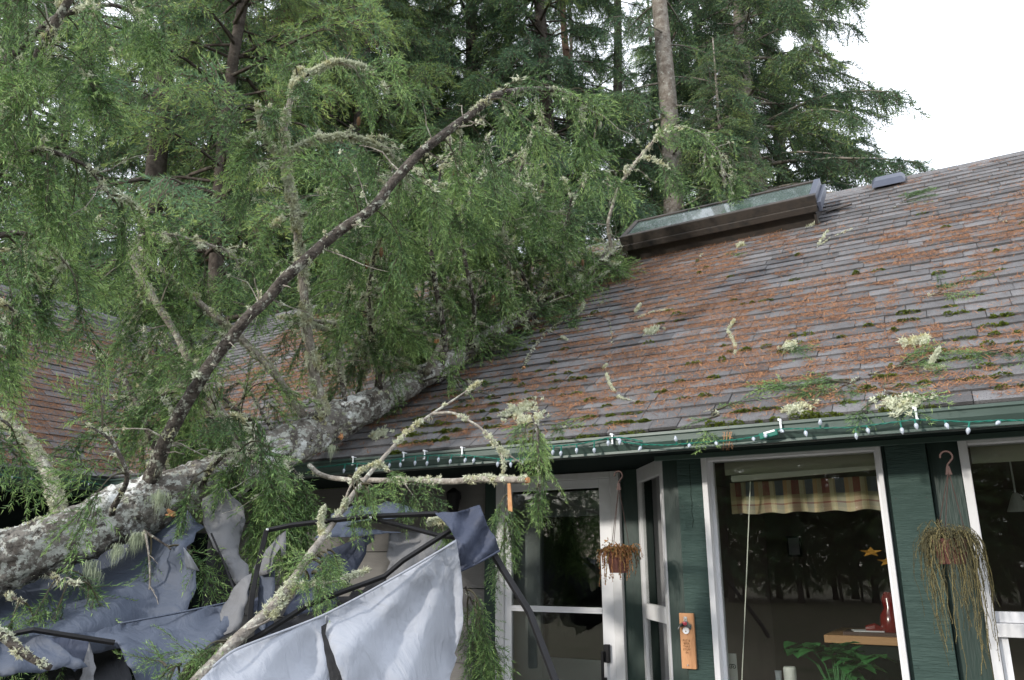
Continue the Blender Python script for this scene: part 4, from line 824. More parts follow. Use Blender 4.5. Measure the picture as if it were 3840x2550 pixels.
# lichen crust and beards on the trunk
lichen_obj(TRK, TRR, 4200, trunk, np.random.default_rng(4), .50, 30, .5, 1.2)
rr_ = np.random.default_rng(14); bp = [P(x, y, d) for x, y, d in ((440, 2060, 4.0), (455, 2050, 4.0), (520, 2010, 4.1), (505, 2020, 4.1), (590, 1850, 4.2), (600, 1860, 4.2), (345, 2120, 3.95), (350, 2140, 3.95), (1240, 1680, 5.2))]
t, _ = place(BEARD, np.array(bp * 3) + rr_.normal(0, .012, (len(bp) * 3, 3)), np.tile([1., 0, 0], (len(bp) * 3, 1)), np.tile([0, 0, 1.], (len(bp) * 3, 1)), rr_.uniform(.9, 1.7, len(bp) * 3), np.zeros(len(bp) * 3), rr_)
link('beard_lichen', fast_mesh('beard_lichen', t), 'beard_lichen', trunk, 'stuff')
for px, py, d in ((1345, 455, 5.1), (1375, 990, 5.2), (1430, 945, 5.2), (2185, 985, 6.7), (1705, 650, 5.6), (1160, 960, 5.1), (1850, 1120, 6.2)):
    p = P(px, py, d); mb = MB(); mb.lathe(p, [(.002, .035), (.010, .026), (.014, .008), (.013, -.012), (.008, -.028), (.002, -.036)], 8); mb.build('cone', 'dead_plant', ft)

# ------------------------------------------------------------------ broken limbs and sprigs lying about (things of their own)
def loose(px, rads, label, m='bark_pale', n_let=0, Lr=(.1, .25), lich=60, beards=0, name='broken_branch', cat='branch', sub=(), clump=.45, base=0.0, onr=None, droop=.4, cut=None, start=.3, scale=1.0, per=6):
    pts = [onroof(x, y, .02 + (q[0] if q else 0)) for x, y, *q in px] if onr else [P(*q) for q in px]
    rr = np.interp(np.linspace(0, 1, len(px)), np.linspace(0, 1, len(rads)), rads); q = resample(np.c_[np.array(pts), rr], .02); c, rad = q[:, :3], q[:, 3]
    t = thing(name, label, cat, tuple(c[0])); o = bark_tube(c, rad, 9, .006, int(px[0][0]) % 91).build('stem', m, t, smooth=True)
    for sp, sr in sub:
        sp3 = [onroof(x, y, .02 + (z[0] if z else 0)) for x, y, *z in sp] if onr else [P(*z) for z in sp]
        q2 = resample(np.c_[np.array(sp3), np.linspace(sr, sr * .4, len(sp3))], .02); o2 = bark_tube(q2[:, :3], q2[:, 3], 6, .003, 3).build('twig', m, t, smooth=True)
        if lich: lichen_obj(q2[:, :3], q2[:, 3], lich // 3, o2, rb, clump)
    if n_let: foliage(c, rad, rb, n_let, Lr, t, start, per, droop, base, scale, flatn=np.array([0, -RS, RC]) if onr else None)
    if lich or beards: lichen_obj(c, rad, int(lich * .6) if onr else lich, t, rb, clump, beards, .5, 1.2 if onr else 1.5)
    if cut:
        i, mm = cut; mb = MB(); d = c[0] - c[1] if i == 0 else c[-1] - c[-2]; d /= np.linalg.norm(d); e = c[0] if i == 0 else c[-1]; R_ = (rad[0] if i == 0 else rad[-1])
        mb.tube([e - d * .002, e + d * .012], [R_ * 1.02, R_ * .85], 9); mb.build('torn_wood', 'torn_wood', t)
    return t, c, rad
loose([(700, 2600, 2.75), (760, 2530, 2.8), (900, 2385, 2.95), (1010, 2290, 3.05), (1085, 2200, 3.15), (1150, 2095, 3.3), (1215, 2010, 3.45), (1262, 1945, 3.55), (1330, 1845, 3.7), (1420, 1735, 3.9), (1530, 1615, 4.1), (1620, 1552, 4.25)],
      (.026, .022, .019, .016, .013, .010, .008), 'long pale mossy branch leaning from the torn canopy up to the roof edge', 'bark_pale', 0, lich=420, beards=4, clump=.50,
      sub=[([(1110, 2180, 3.2), (1060, 2260, 3.1), (1010, 2330, 3.0), (930, 2360, 2.95)], .008), ([(1290, 1910, 3.6), (1300, 1850, 3.6), (1350, 1760, 3.65), (1440, 1730, 3.7)], .007), ([(1620, 1552, 4.25), (1700, 1545, 4.2), (1800, 1600, 4.1), (1870, 1680, 4.05), (1895, 1745, 4.0), (1880, 1800, 4.0)], .009),
           ([(1870, 1680, 4.05), (1930, 1720, 4.0), (1965, 1745, 4.0)], .005), ([(1085, 2195, 3.15), (1220, 2190, 3.2), (1300, 2165, 3.25), (1395, 2135, 3.3)], .008), ([(1420, 1740, 3.9), (1500, 1790, 3.85), (1580, 1900, 3.8)], .004), ([(1620, 1552, 4.25), (1700, 1500, 4.4), (1810, 1425, 4.6)], .008), ([(1210, 2010, 3.45), (1200, 1940, 3.5), (1215, 1900, 3.5)], .006)])
tw = bpy.data.objects['broken_branch']
for s, e, n in (((1300, 1780, 3.62), (1380, 1830, 3.6), 5), ((1440, 1760, 3.85), (1600, 1850, 3.8), 5), ((1160, 2100, 3.3), (1230, 2060, 3.3), 6), ((1150, 2180, 3.2), (1210, 2100, 3.2), 5), ((880, 2400, 2.95), (800, 2450, 2.9), 7), ((760, 2480, 2.85), (620, 2500, 2.8), 10)):
    foliage(np.array([P(*s), (P(*s) + P(*e)) / 2, P(*e)]), None, rb, n, (.07, .15), tw, 0, 6, .8, .12, .55)
loose([(1160, 1745, 4.5), (1190, 1775, 4.4), (1240, 1792, 4.3), (1320, 1800, 4.2), (1500, 1802, 4.0), (1700, 1806, 3.85), (1800, 1796, 3.75), (1975, 1800, 3.6)], (.014, .014, .013, .016, .0155), 'snapped mossy branch lying level just below the gutter with a pale cut end', 'bark_pale', 0, (.2, .3), 420, 0, clump=.50, cut=(1, 0), droop=1.2, start=.5)
p0 = P(1908, 1812, 3.65); mb = MB(); mb.add([p0 + np.array(q) for q in ((-.008, 0, 0), (.008, 0, 0), (.016, .004, -.13), (-.006, .002, -.125), (-.008, .006, 0), (.008, .006, 0), (.016, .009, -.13), (-.006, .008, -.125))], [(0, 1, 2, 3), (4, 7, 6, 5), (0, 4, 5, 1), (1, 5, 6, 2), (2, 6, 7, 3), (3, 7, 4, 0)])
mb.build('wood_splinter', 'torn_wood'); tag(bpy.data.objects['wood_splinter'], 'orange wood splinter hanging below the level snapped branch', 'splinter')
loose([(-60, 2330, 3.0), (30, 2400, 3.0), (100, 2460, 3.0), (190, 2505, 3.0)], (.020, .017, .012), 'brown bare stick at the lower left corner', 'bark_branch', 0, lich=60)
loose([(1968, 1388), (1995, 1330), (2050, 1255), (2130, 1205), (2230, 1195), (2310, 1190)], (.014, .012, .008, .004), 'forked dead branch with an orange broken end lying on the roof beside the trunk', 'bark_branch', 3, (.12, .2), 260, onr=True, cut=(0, 0), clump=.42, sub=[([(2060, 1250), (2130, 1290, .02)], .005), ([(2150, 1205), (2190, 1180, .03), (2200, 1160, .05)], .005)])
sprigs = [([(3260, 1420), (3330, 1400), (3420, 1385), (3500, 1375)], 9, 'dark green fir sprig on the right of the roof, uppermost of the large ones', .0, 20),
          ([(3230, 1430), (3180, 1450), (3130, 1480), (3060, 1500)], 9, 'spread fir sprig on the roof just above the right gutter clip', .05, 30),
          ([(3300, 1450), (3330, 1490), (3390, 1520), (3430, 1500)], 5, 'fir sprig tangled with white lichen above the gutter at the right', -.05, 260),
          ([(2690, 975), (2740, 960), (2760, 955)], 4, 'small bright green sprig below the skylight', .15, 0),
          ([(3350, 790), (3390, 765), (3410, 745)], 5, 'faint small sprig high on the roof between skylight and vent', -.15, 10),
          ([(3460, 1130), (3530, 1110), (3570, 1075)], 5, 'sprig with a white forked twig at the right side of the roof', .0, 60),
          ([(2640, 1560), (2670, 1545), (2700, 1570)], 5, 'yellowish green sprig drooping over the gutter', .2, 30),
          ([(2870, 1335), (2910, 1325), (2950, 1315)], 4, 'dark little sprig lying flat in the middle of the roof', -.1, 10),
          ([(1960, 1600), (2040, 1605), (2150, 1620)], 6, 'green fir tuft lying on the roof by the pale lichen clump', .05, 40),
          ([(1880, 1500), (1800, 1480), (1720, 1510)], 7, 'flat grey green spray on the roof under the leaning branch tip', -.05, 40),
          ([(3080, 1560), (3010, 1500), (2990, 1470)], 4, 'small sprig near the gutter below the spread sprig', .1, 40),
          ([(3838, 1310), (3810, 1320), (3780, 1330)], 4, 'green sprig at the right edge of the roof', .1, 0),
          ([(2010, 1010), (2120, 1000), (2230, 985)], 8, 'flattened spray against the roof below the left end of the skylight', -.05, 60)]
for px, n, lab, b, lc in sprigs:
    loose(px, (.006, .003), lab, 'bark_branch', n, (.08, .17), lc, name='fir_sprig', cat='sprig', onr=True, base=b, droop=.06, start=.0, scale=.62)
for px, lab, n in (([(2360, 1215), (2450, 1180), (2560, 1165), (2660, 1160)], 'long lichen covered twig in the orange needles at the middle of the roof', 420), ([(2730, 1250), (2760, 1300), (2760, 1340)], 'dark forked twig with pale lichen at its foot', 200),
                   ([(2270, 1390), (2290, 1450), (2320, 1500), (2390, 1520)], 'lichen twig curving over the lower shingles', 300), ([(3060, 940), (3120, 900), (3240, 850)], 'brown twig with pale tufts below the skylight corner', 120), ([(3740, 830), (3790, 850), (3838, 845)], 'brown stick at the right edge of the roof', 20),
                   ([(3480, 1400), (3560, 1390), (3640, 1395)], 'pale lichen twig right of the dark green sprig', 420), ([(2600, 1010), (2680, 985)], 'tiny lichen twig close under the skylight', 60), ([(2230, 1190), (2290, 1215), (2300, 1300)], 'thin bent twig beside the forked dead branch', 30)):
    loose(px, (.005, .002), lab, 'bark_branch', 0, lich=n, name='lichen_twig', cat='twig', onr=True, clump=.45, sub=[([px[0], (px[0][0] + 50, px[0][1] - 45, .05)], .003)])
for x, y, n, s, lab in ((1955, 1555, 150, .085, 'largest pale yellow lichen clump on the roof near the gutter'), (2000, 1590, 60, .05, 'pale lichen tuft right below the largest clump'), (2995, 1555, 50, .04, 'pale lichen tuft on the gutter lip under the sprigs'), (3370, 1535, 90, .06, 'white lichen clump above the rightmost gutter clip'),
                        (2960, 1320, 40, .035, 'small lichen clump in the middle of the roof'), (3440, 1295, 60, .05, 'flat lichen clump above the dark green sprig'), (2450, 1255, 50, .045, 'ragged lichen piece on the orange needles'), (1430, 1640, 60, .05, 'grey green lichen piece at the trunk foot by the eave'), (2780, 930, 30, .03, 'light lichen scrap high on the roof near the skylight'), (3050, 850, 30, .03, 'lichen scrap beside the skylight corner')):
    p = onroof(x, y, .02); pos = p + rb.normal(0, 1, (n, 3)) * np.array([s, s * RC, s * RS]) * .7; pos = p + (pos - p) @ np.eye(3)
    v = rb.normal(0, s * .8, n); v = v * .8; pos = np.stack([p[0] + rb.normal(0, s * .75, n), p[1] + v * RC, p[2] + v * RS + rb.uniform(0, .02, n)], 1)
    t, _ = place(TUFT, pos, rb.normal(size=(n, 3)), np.tile([0, -RS, RC], (n, 1)) + rb.normal(0, .4, (n, 3)), rb.uniform(1.0, 2.0, n), np.zeros(n), rb)
    tag(link('lichen_clump', fast_mesh('lichen_clump', t), 'lichen'), lab, 'lichen')
# bright sprig hanging over the gutter in front of the door
loose([(1995, 1560, 4.35), (2015, 1620, 3.9), (2020, 1720, 3.8), (2025, 1840, 3.75), (2020, 1920, 3.75)], (.006, .005, .003), 'bright green fir sprig hanging over the gutter in front of the door', 'bark_branch', 8, (.06, .12), 6, name='fir_sprig', cat='sprig', base=.22, droop=1.4, start=.15, scale=.55, per=14)
loose([(1925, 1780, 3.7), (1905, 1860, 3.7), (1890, 1960, 3.7), (1905, 2060, 3.7)], (.004, .002), 'dull green sprig dangling from the level snapped branch beside the door', 'bark_branch', 6, (.08, .14), 6, name='fir_sprig', cat='sprig', base=.0, droop=1.4, start=.1, scale=.55, per=10)
loose([(1745, 2200, 4.2), (1790, 2300, 4.2), (1810, 2420, 4.2), (1790, 2560, 4.2)], (.006, .003), 'fir bough hanging behind the right edge of the silver canopy', 'bark_branch', 16, (.15, .3), 6, name='fir_sprig', cat='sprig', base=.0, droop=1.4, start=.0, scale=.8, per=8)
loose([(1610, 1960, 3.55), (1640, 1950, 3.5), (1670, 1960, 3.5)], (.005, .003), 'mossy twig end caught on the black canopy bar', 'bark_pale', 4, (.06, .1), 260, name='lichen_twig', cat='twig', base=.1, clump=.3, scale=.5, start=0)
mb = []
for x in (2725, 2735, 2742, 2715):
    a = onY(x, 1620, 3.98); mb.append(np.stack([a, a + np.array([.004, 0, 0]), a + np.array([rb.normal(0, .01), -.01, -.07 - rb.uniform(0, .04)])]))
for k in range(50):
    a = mb[k % 4].mean(0) + rb.normal(0, .004, 3); a[2] += rb.uniform(-.06, .05); mb.append(np.stack([a, a + np.array([.002, 0, .002]), a + rb.normal(0, .012, 3)]))
tag(link('dead_needle_tuft', fast_mesh('dead_needle_tuft', np.array(mb), np.full(len(mb), .9)), 'dead_needles'), 'orange dead needles dangling over the gutter beside the light controller', 'needle tuft')

# ------------------------------------------------------------------ COLLAPSED CANOPY
gz = thing('canopy', 'crushed garden canopy with torn grey fabric and bent black poles under the fallen trunk', 'canopy', tuple(P(900, 2550, 3.3) * np.array([1, 1, 0])))
def cloth(poly, m, name='fabric_panel', step=26, fold=None, noise=.02, seed=0, jag=5.0, label=None, sag=0.0):
    """poly: outline as (x, y, distance); a wrinkled sheet spanned between those points"""
    r = np.random.default_rng(seed + 1); poly = np.array(poly, float); out = []
    for a, b in zip(poly, np.roll(poly, -1, 0)):
        n = max(1, int(np.hypot(*(b - a)[:2]) / step))
        for k in range(n): q = a + (b - a) * k / n; out.append(q + (np.r_[r.normal(0, jag, 2), 0] if k else 0))
    out = np.array(out); x0, y0 = out[:, :2].min(0); x1, y1 = out[:, :2].max(0)
    gx, gy = np.meshgrid(np.arange(x0, x1, step), np.arange(y0, y1, step)); gp = np.c_[gx.ravel(), gy.ravel()] + r.normal(0, step * .2, (gx.size, 2))
    pts = [Vector(q[:2]) for q in out] + [Vector(q) for q in gp]
    res = delaunay_2d_cdt(pts, [], [list(range(len(out)))], 1, 1e-4)
    v2 = np.array([tuple(v) for v in res[0]]); fs = [f for f in res[2]]
    d2 = ((v2[:, None, :] - out[None, :, :2]) ** 2).sum(2) + 40.; w = 1 / d2 ** 1.5; dep = (w * out[:, 2]).sum(1) / w.sum(1)
    edge = np.sqrt(d2.min(1)); soft = np.clip(edge / 60, 0.15, 1)
    q3 = np.c_[v2 / 130., np.zeros(len(v2)) + seed]
    dep = dep + soft * noise * 2 * (vnoise(q3, seed) - .5) + soft * noise * (vnoise(q3 * 2.7, seed + 3) - .5) + sag * np.clip(edge / 200, 0, 1)
    if fold is not None:
        ax, ay, kf, amp, ph = fold; an = np.arctan2(v2[:, 1] - ay, v2[:, 0] - ax); rr_ = np.hypot(v2[:, 1] - ay, v2[:, 0] - ax)
        s = np.sin(an * kf + ph + 1.2 * vnoise(np.c_[an * 3, an * 0, an * 0 + 1], seed)); dep = dep + amp * np.sign(s) * np.abs(s) ** 1.4 * np.clip(rr_ / 350, .1, 1.2)
    vs = [P(x, y, d) for (x, y), d in zip(v2, dep)]
    mbb = MB(); mbb.add(vs, fs); o = mbb.build(name, m, gz, smooth=True, fixn=True)
    md = o.modifiers.new('cloth_thickness', 'SOLIDIFY'); md.thickness = .002
    if label: o['label'] = label
    return o
cloth([(-150, 2150, 3.9), (150, 2020, 4.3), (420, 1960, 4.5), (690, 1900, 4.4), (769, 1977, 4.2), (700, 2050, 4.0), (735, 2150, 3.95), (728, 2230, 3.9), (700, 2300, 3.85), (600, 2390, 3.75), (350, 2450, 3.6), (100, 2480, 3.5), (-150, 2480, 3.5)], 'canopy_grey', fold=(769, 1977, 9, .045, .6), noise=.02, seed=2, label='broad blue grey fabric sheet at the left under the trunk')
cloth([(689, 2052, 3.93), (715, 2085, 3.82), (748, 2140, 3.85), (700, 2132, 3.92)], 'canopy_silver', 'fabric_flap', noise=.01, seed=5, jag=1)
cloth([(120, 2395, 3.35), (300, 2372, 3.4), (450, 2338, 3.5), (660, 2300, 3.6), (862, 2258, 3.7), (930, 2190, 3.7), (935, 2230, 3.6), (895, 2362, 3.45), (820, 2400, 3.4), (720, 2470, 3.3), (640, 2600, 3.15), (520, 2600, 3.15), (494, 2511, 3.2), (440, 2410, 3.35), (290, 2392, 3.38)], 'canopy_grey', fold=(930, 2180, 14, .045, .2), noise=.03, seed=8, label='lower fabric sheet folded in front of the broad one')
cloth([(-100, 2392, 3.2), (180, 2388, 3.25), (250, 2440, 3.2), (330, 2500, 3.15), (180, 2515, 3.1), (-100, 2545, 3.05)], 'canopy_grey', fold=(0, 2300, 8, .03, 0), noise=.03, seed=9)
cloth([(175, 2386, 3.33), (338, 2400, 3.38), (312, 2490, 3.3), (280, 2520, 3.25), (235, 2470, 3.3)], 'canopy_blue', 'torn_or_shade_strip', noise=.03, seed=10)
cloth([(335, 2400, 3.3), (352, 2480, 3.25), (356, 2600, 3.15), (290, 2600, 3.15), (310, 2494, 3.22)], 'canopy_beige', 'torn_or_shade_strip', noise=.02, seed=11)
cloth([(200, 2420, 3.8), (450, 2420, 3.8), (520, 2640, 3.6), (100, 2640, 3.6)], 'canopy_shade', 'torn_or_shade_strip', noise=.02, seed=12)  # dark sheet added as the shade behind the lower left opening
cloth([(760, 1870, 4.35), (850, 1830, 4.35), (915, 1900, 4.3), (895, 2075, 4.1), (932, 2120, 4.0), (918, 2184, 3.9), (887, 2194, 3.9), (792, 2029, 4.1), (769, 1983, 4.2)], 'canopy_beige', fold=(800, 1850, 9, .03, 0), noise=.03, seed=13)
cloth([(1073, 1989, 3.55), (1000, 2060, 3.6), (952, 2130, 3.65), (975, 2160, 3.6), (1016, 2149, 3.5), (1028, 2090, 3.5), (1052, 2052, 3.5), (1056, 2085, 3.48), (1070, 2080, 3.5)], 'canopy_beige', 'torn_or_shade_strip', noise=.02, seed=14, jag=3)
cloth([(975, 2160, 3.62), (1027, 2063, 3.6), (1033, 2201, 3.55), (1010, 2300, 3.5), (993, 2380, 3.45), (962, 2340, 3.5), (968, 2230, 3.6)], 'canopy_grey', 'torn_or_shade_strip', noise=.02, seed=15, jag=3)
cloth([(838, 2270, 3.65), (900, 2180, 3.65), (945, 2150, 3.6), (930, 2250, 3.5), (895, 2362, 3.42), (815, 2385, 3.42)], 'canopy_beige', 'torn_or_shade_strip', fold=(945, 2140, 22, .02, 0), noise=.02, seed=16, jag=3)
cloth([(950, 2250, 3.75), (1000, 2230, 3.75), (1020, 2300, 3.7), (1010, 2420, 3.6), (950, 2420, 3.6)], 'canopy_blue', 'torn_or_shade_strip', noise=.02, seed=17)
cloth([(1145, 2125, 4.0), (1190, 2092, 4.0), (1300, 2035, 4.05), (1404, 1998, 4.1), (1360, 2100, 4.05), (1304, 2195, 3.95), (1247, 2290, 3.8), (1060, 2310, 3.7), (1115, 2200, 3.85)], 'canopy_blue', fold=(1404, 1998, 16, .03, 0), noise=.03, seed=18)
cloth([(1459, 2000, 4.15), (1535, 1992, 4.15), (1608, 1994, 4.1), (1680, 2040, 4.1), (1600, 2120, 4.05), (1500, 2200, 4.0), (1450, 2180, 4.0)], 'canopy_beige', fold=(1540, 1900, 14, .02, 0), noise=.02, seed=19)
cloth([(1339, 1891, 4.3), (1400, 1897, 4.3), (1450, 1880, 4.3), (1500, 1890, 4.25), (1590, 1930, 4.1), (1402, 1945, 4.0), (1245, 1978, 4.0), (1240, 1930, 4.2)], 'canopy_grey', noise=.04, seed=20)
cloth([(1241, 1965, 4.0), (1321, 1980, 4.0), (1500, 1995, 4.05), (1505, 1998, 4.05), (1321, 2014, 3.95), (1180, 2018, 3.9)], 'canopy_grey', noise=.02, seed=21, jag=2)
cloth([(1631, 1924, 3.45), (1717, 1919, 3.42), (1760, 1905, 3.42), (1798, 1894, 3.42), (1812, 1925, 3.38), (1826, 1966, 3.35), (1861, 2023, 3.33), (1874, 2065, 3.33), (1800, 2108, 3.28), (1729, 2141, 3.28), (1724, 2103, 3.27), (1710, 2026, 3.27), (1683, 1977, 3.32)], 'canopy_blue', 'corner_cap', step=14, fold=(1600, 2300, 26, .022, .3), noise=.02, seed=22, jag=1, label='dark blue fabric cap on the upright corner')
cloth([(1800, 1895, 3.44), (1826, 1966, 3.37), (1874, 2065, 3.35), (1840, 2060, 3.6), (1790, 1950, 3.65)], 'canopy_blue', 'corner_cap', step=14, noise=.01, seed=23, jag=1)
cloth([(1710, 2022, 3.25), (1724, 2103, 3.24), (1731, 2160, 3.23), (1735, 2280, 3.2), (1737, 2340, 3.18), (1718, 2415, 3.14), (1704, 2450, 3.12), (1714, 2466, 3.12), (1690, 2530, 3.08), (1672, 2640, 3.0), (1310, 2640, 2.75), (1284, 2550, 2.8), (1240, 2430, 2.88), (1221, 2379, 2.92), (1226, 2342, 2.95), (1217, 2306, 2.97), (1344, 2241, 3.05), (1528, 2138, 3.15)],
      'canopy_silver', fold=(1710, 2010, 15, .026, 1.0), noise=.016, seed=24, jag=1.5, label='bright silver fabric panel hanging from the upright corner')
cloth([(1217, 2306, 2.97), (1222, 2338, 2.95), (1204, 2349, 2.92), (1216, 2440, 2.87), (1235, 2550, 2.8), (1246, 2640, 2.75), (600, 2680, 2.4), (700, 2600, 2.5), (800, 2500, 2.62), (870, 2440, 2.7), (1000, 2390, 2.8), (1115, 2347, 2.9)], 'canopy_silver', fold=(1300, 2200, 12, .022, .4), noise=.018, seed=25, jag=1.5, label='silver fabric panel left of the long tear')
cloth([(1190, 2340, 3.1), (1300, 2340, 3.1), (1330, 2680, 3.0), (1170, 2680, 3.0)], 'canopy_shade', 'torn_or_shade_strip', noise=.01, seed=26)  # dark sheet added for the shade seen through the long tear
cloth([(950, 2390, 4.1), (1230, 2260, 4.15), (1480, 2150, 4.2), (1450, 2420, 4.1), (900, 2600, 4.0)], 'canopy_shade', 'torn_or_shade_strip', noise=.02, seed=27)  # dark sheet added as shade behind the middle panels
cloth([(700, 2080, 4.7), (800, 1990, 4.7), (930, 2180, 4.6), (900, 2330, 4.5), (690, 2330, 4.5)], 'canopy_shade', 'torn_or_shade_strip', noise=.02, seed=28)  # dark sheet added as the shade in the triangular opening
def seam(px, name='seam', m='canopy_beige', w=.006):
    pts = resample(np.array([P(x, y, d - .012) for x, y, d in px]), .02); b = MB(); b.tube(pts, w, 5); return b.build(name, m, gz, smooth=True)
seam([(1710, 2030, 3.25), (1528, 2138, 3.15), (1344, 2241, 3.05), (1217, 2306, 2.97), (1115, 2347, 2.9), (1000, 2390, 2.8), (870, 2440, 2.7), (800, 2500, 2.62)], 'hem', 'canopy_silver', .005)
seam([(450, 2338, 3.5), (660, 2300, 3.6), (862, 2258, 3.7)], 'hem', 'canopy_grey', .005)
seam([(1729, 2141, 3.28), (1800, 2108, 3.28), (1874, 2065, 3.33)], 'hem', 'canopy_blue', .005)
def pole(px, rpx, name='pole'):
    pts = np.array([P(*q) for q in px]); b = MB(); b.tube(pts, rpx, 4 if name == 'pole' else 10); o = b.build(name, 'black_metal', gz, bevel=.002); return o
pole([(-80, 2400, 3.2), (0, 2385, 3.2), (126, 2362, 3.22), (287, 2388, 3.27), (430, 2410, 3.32)], .012)
pole([(930, 2380, 3.35), (947, 2224, 3.42), (964, 2138, 3.48), (999, 1989, 3.55)], .015); pole([(999, 1989, 3.55), (1100, 1968, 3.54), (1390, 1936, 3.5), (1640, 1926, 3.46)], .012)
pole([(860, 2450, 2.95), (1000, 2367, 3.0), (1149, 2272, 3.12), (1287, 2218, 3.2), (1442, 2161, 3.28), (1511, 2103, 3.31), (1690, 1988, 3.4)], .012)
pole([(1396, 1944, 3.52), (1551, 1983, 3.47), (1637, 2006, 3.44), (1730, 2020, 3.4)], .011)
pole([(1830, 2040, 3.4), (1849, 2075, 3.38), (1987, 2299, 3.2), (2085, 2560, 3.0), (2120, 2650, 2.95)], .017)
pole([(792, 2000, 4.05), (840, 2110, 3.95), (880, 2215, 3.85)], .007); pole([(735, 2060, 4.4), (730, 2330, 4.4)], .012)
b = MB(); q = P(752, 2000, 4.45); q2 = P(752, 2420, 4.45)
b.box(q[0] - .035, q[0] + .035, q[1] - .03, q[1] + .03, q2[2] - .5, q[2]); b.box(q[0] - .012, q[0] + .012, q[1] - .038, q[1] - .031, q2[2] - .5, q[2]); b.build('support_post', 'soffit_dark', gz, bevel=.004)
for x, y, d in ((1390, 1940, 3.485), (1149, 2268, 3.10), (1003, 1985, 3.53)):
    c = P(x, y, d); b = MB(); b.lathe(c, [(.002, .006), (.006, .004), (.006, -.004), (.002, -.006)], 10); b.build('bolt', 'chrome', gz)

# ------------------------------------------------------------------ STRING LIGHTS ON THE GUTTERS
def string_lights(label, wire, bulbs, clips, plane=3.965, box=None):
    w3 = resample(np.array([onY(x, y, plane) for x, y in wire]), .012); t = thing('string_lights', label, 'string lights', tuple(w3[0]), 'white bulb string lights along the gutters')
    a = np.arange(len(w3)) * .9; off = np.stack([a * 0, np.sin(a) * .0022, np.cos(a) * .0022], 1); b = MB(); b.tube(w3 + off, .0022, 5); b.tube(w3 - off, .0022, 5); b.build('wire', 'wire_green', t)
    for x, y in bulbs:
        p = onY(x, y, plane - .004); j = np.argmin(((w3 - p) ** 2).sum(1) + 0 * a); wpt = w3[j]; d = p - wpt; d[1] = -.006
        if np.linalg.norm(d) < .012: d = np.array([rng.normal(0, .01), -.012, -.008])
        d /= np.linalg.norm(d); L = max(.014, np.linalg.norm(p - wpt) - .012); e = wpt + d * L
        b = MB(); b.tube([wpt, wpt + d * L * .5, e], [.0035, .0042, .0046], 8); so = b.build('socket', 'wire_green', t)
        b = MB(); b.tube([e, e + d * .007, e + d * .015, e + d * .024, e + d * .032], [.0052, .0095, .0098, .0064, .0012], 10); b.build('bulb', 'bulb', t, smooth=True)
    for x, y in clips:
        p = onY(x, y, GY - .02); b = MB(); z = GZT
        b.box(p[0] - .005, p[0] + .005, GY - .02, GY - .016, z - .045, z + .012); b.box(p[0] - .005, p[0] + .005, GY - .016, GY + .012, z + .004, z + .009); b.box(p[0] - .012, p[0] - .004, GY - .022, GY - .018, z + .002, z + .014); b.box(p[0] - .005, p[0] + .008, GY - .03, GY - .02, z - .048, z - .042); b.build('clip', 'clip_white', t, bevel=.0015)
    if box:
        p = onY(*box, GY - .03); b = MB(); ux = np.array([.98, 0, .2]); uz = np.array([-.2, 0, .98])
        b.obox(p - ux * .045 - uz * .016 - np.array([0, .012, 0]), ux * .09, np.array([0, .022, 0]), uz * .03); bx = b.build('controller', 'wire_green', t, bevel=.003)
        b = MB(); b.obox(p - ux * .02 + uz * .004 - np.array([0, .0135, 0]), ux * .055, np.array([0, .0012, 0]), uz * .009); b.build('sticker', 'clip_white', bx)
    return t
s1 = .5506
string_lights('string of white bulbs on the left half of the main gutter', [(1150, 1765), (1200, 1752), (1320, 1738), (1400, 1738), (1490, 1722), (1560, 1710), (1640, 1707), (1735, 1706), (1830, 1716), (1900, 1724), (1965, 1718), (2030, 1675), (2100, 1672), (2180, 1664), (2280, 1642), (2330, 1640), (2410, 1655)],
              [(1100 + x * s1, 900 + y * s1) for x, y in ((655, 1535), (730, 1530), (830, 1518), (912, 1520), (990, 1495), (1070, 1507), (1172, 1500), (1230, 1500), (1393, 1525), (1482, 1528), (1560, 1512), (1768, 1445), (1823, 1452), (1930, 1432), (2050, 1432), (2145, 1382), (2225, 1366))] + [(1290, 1765), (1338, 1760)],
              [(1100 + x * s1, 900 + y * s1) for x, y in ((405, 1500), (750, 1470), (893, 1450), (1148, 1430), (2170, 1340))])
s2 = .6523
string_lights('string of white bulbs with a green controller box on the right of the gutter', [(2300 + x * s2, 800 + y * s2) for x, y in ((60, 1315), (160, 1328), (300, 1333), (440, 1322), (600, 1310), (720, 1300), (830, 1280), (950, 1240), (1100, 1237), (1300, 1232), (1380, 1232), (1500, 1215), (1740, 1185), (1900, 1192), (2050, 1200), (2200, 1190), (2361, 1190), (2480, 1195))],
              [(2300 + x * s2, 800 + y * s2) for x, y in ((38, 1305), (160, 1342), (360, 1300), (440, 1325), (583, 1308), (810, 1290), (862, 1258), (955, 1252), (1105, 1256), (1190, 1216), (1397, 1278), (1460, 1237), (1660, 1248), (1742, 1222), (1912, 1209), (2040, 1248), (2232, 1183))],
              [(2300 + x * s2, 800 + y * s2) for x, y in ((960, 1200), (1738, 1135))], box=(2300 + 893 * s2, 800 + 1270 * s2))
t = thing('string_lights', 'short run of string lights on the left wing gutter at the left edge', 'string lights', (XC + .08, 3, 2.25), 'white bulb string lights along the gutters')
b = MB(); yy = np.linspace(2.6, 4.0, 40); b.tube(np.stack([np.full(40, XC + .075), yy, 2.235 + .012 * np.sin(yy * 9)], 1), .003, 5); b.build('wire', 'wire_green', t)
for y in (3.05, 3.2, 3.34, 3.5, 3.65, 3.8):
    b = MB(); b.tube([(XC + .08, y, 2.232), (XC + .083, y, 2.22), (XC + .083, y, 2.205)], [.005, .008, .001], 8); b.build('bulb', 'bulb', t)

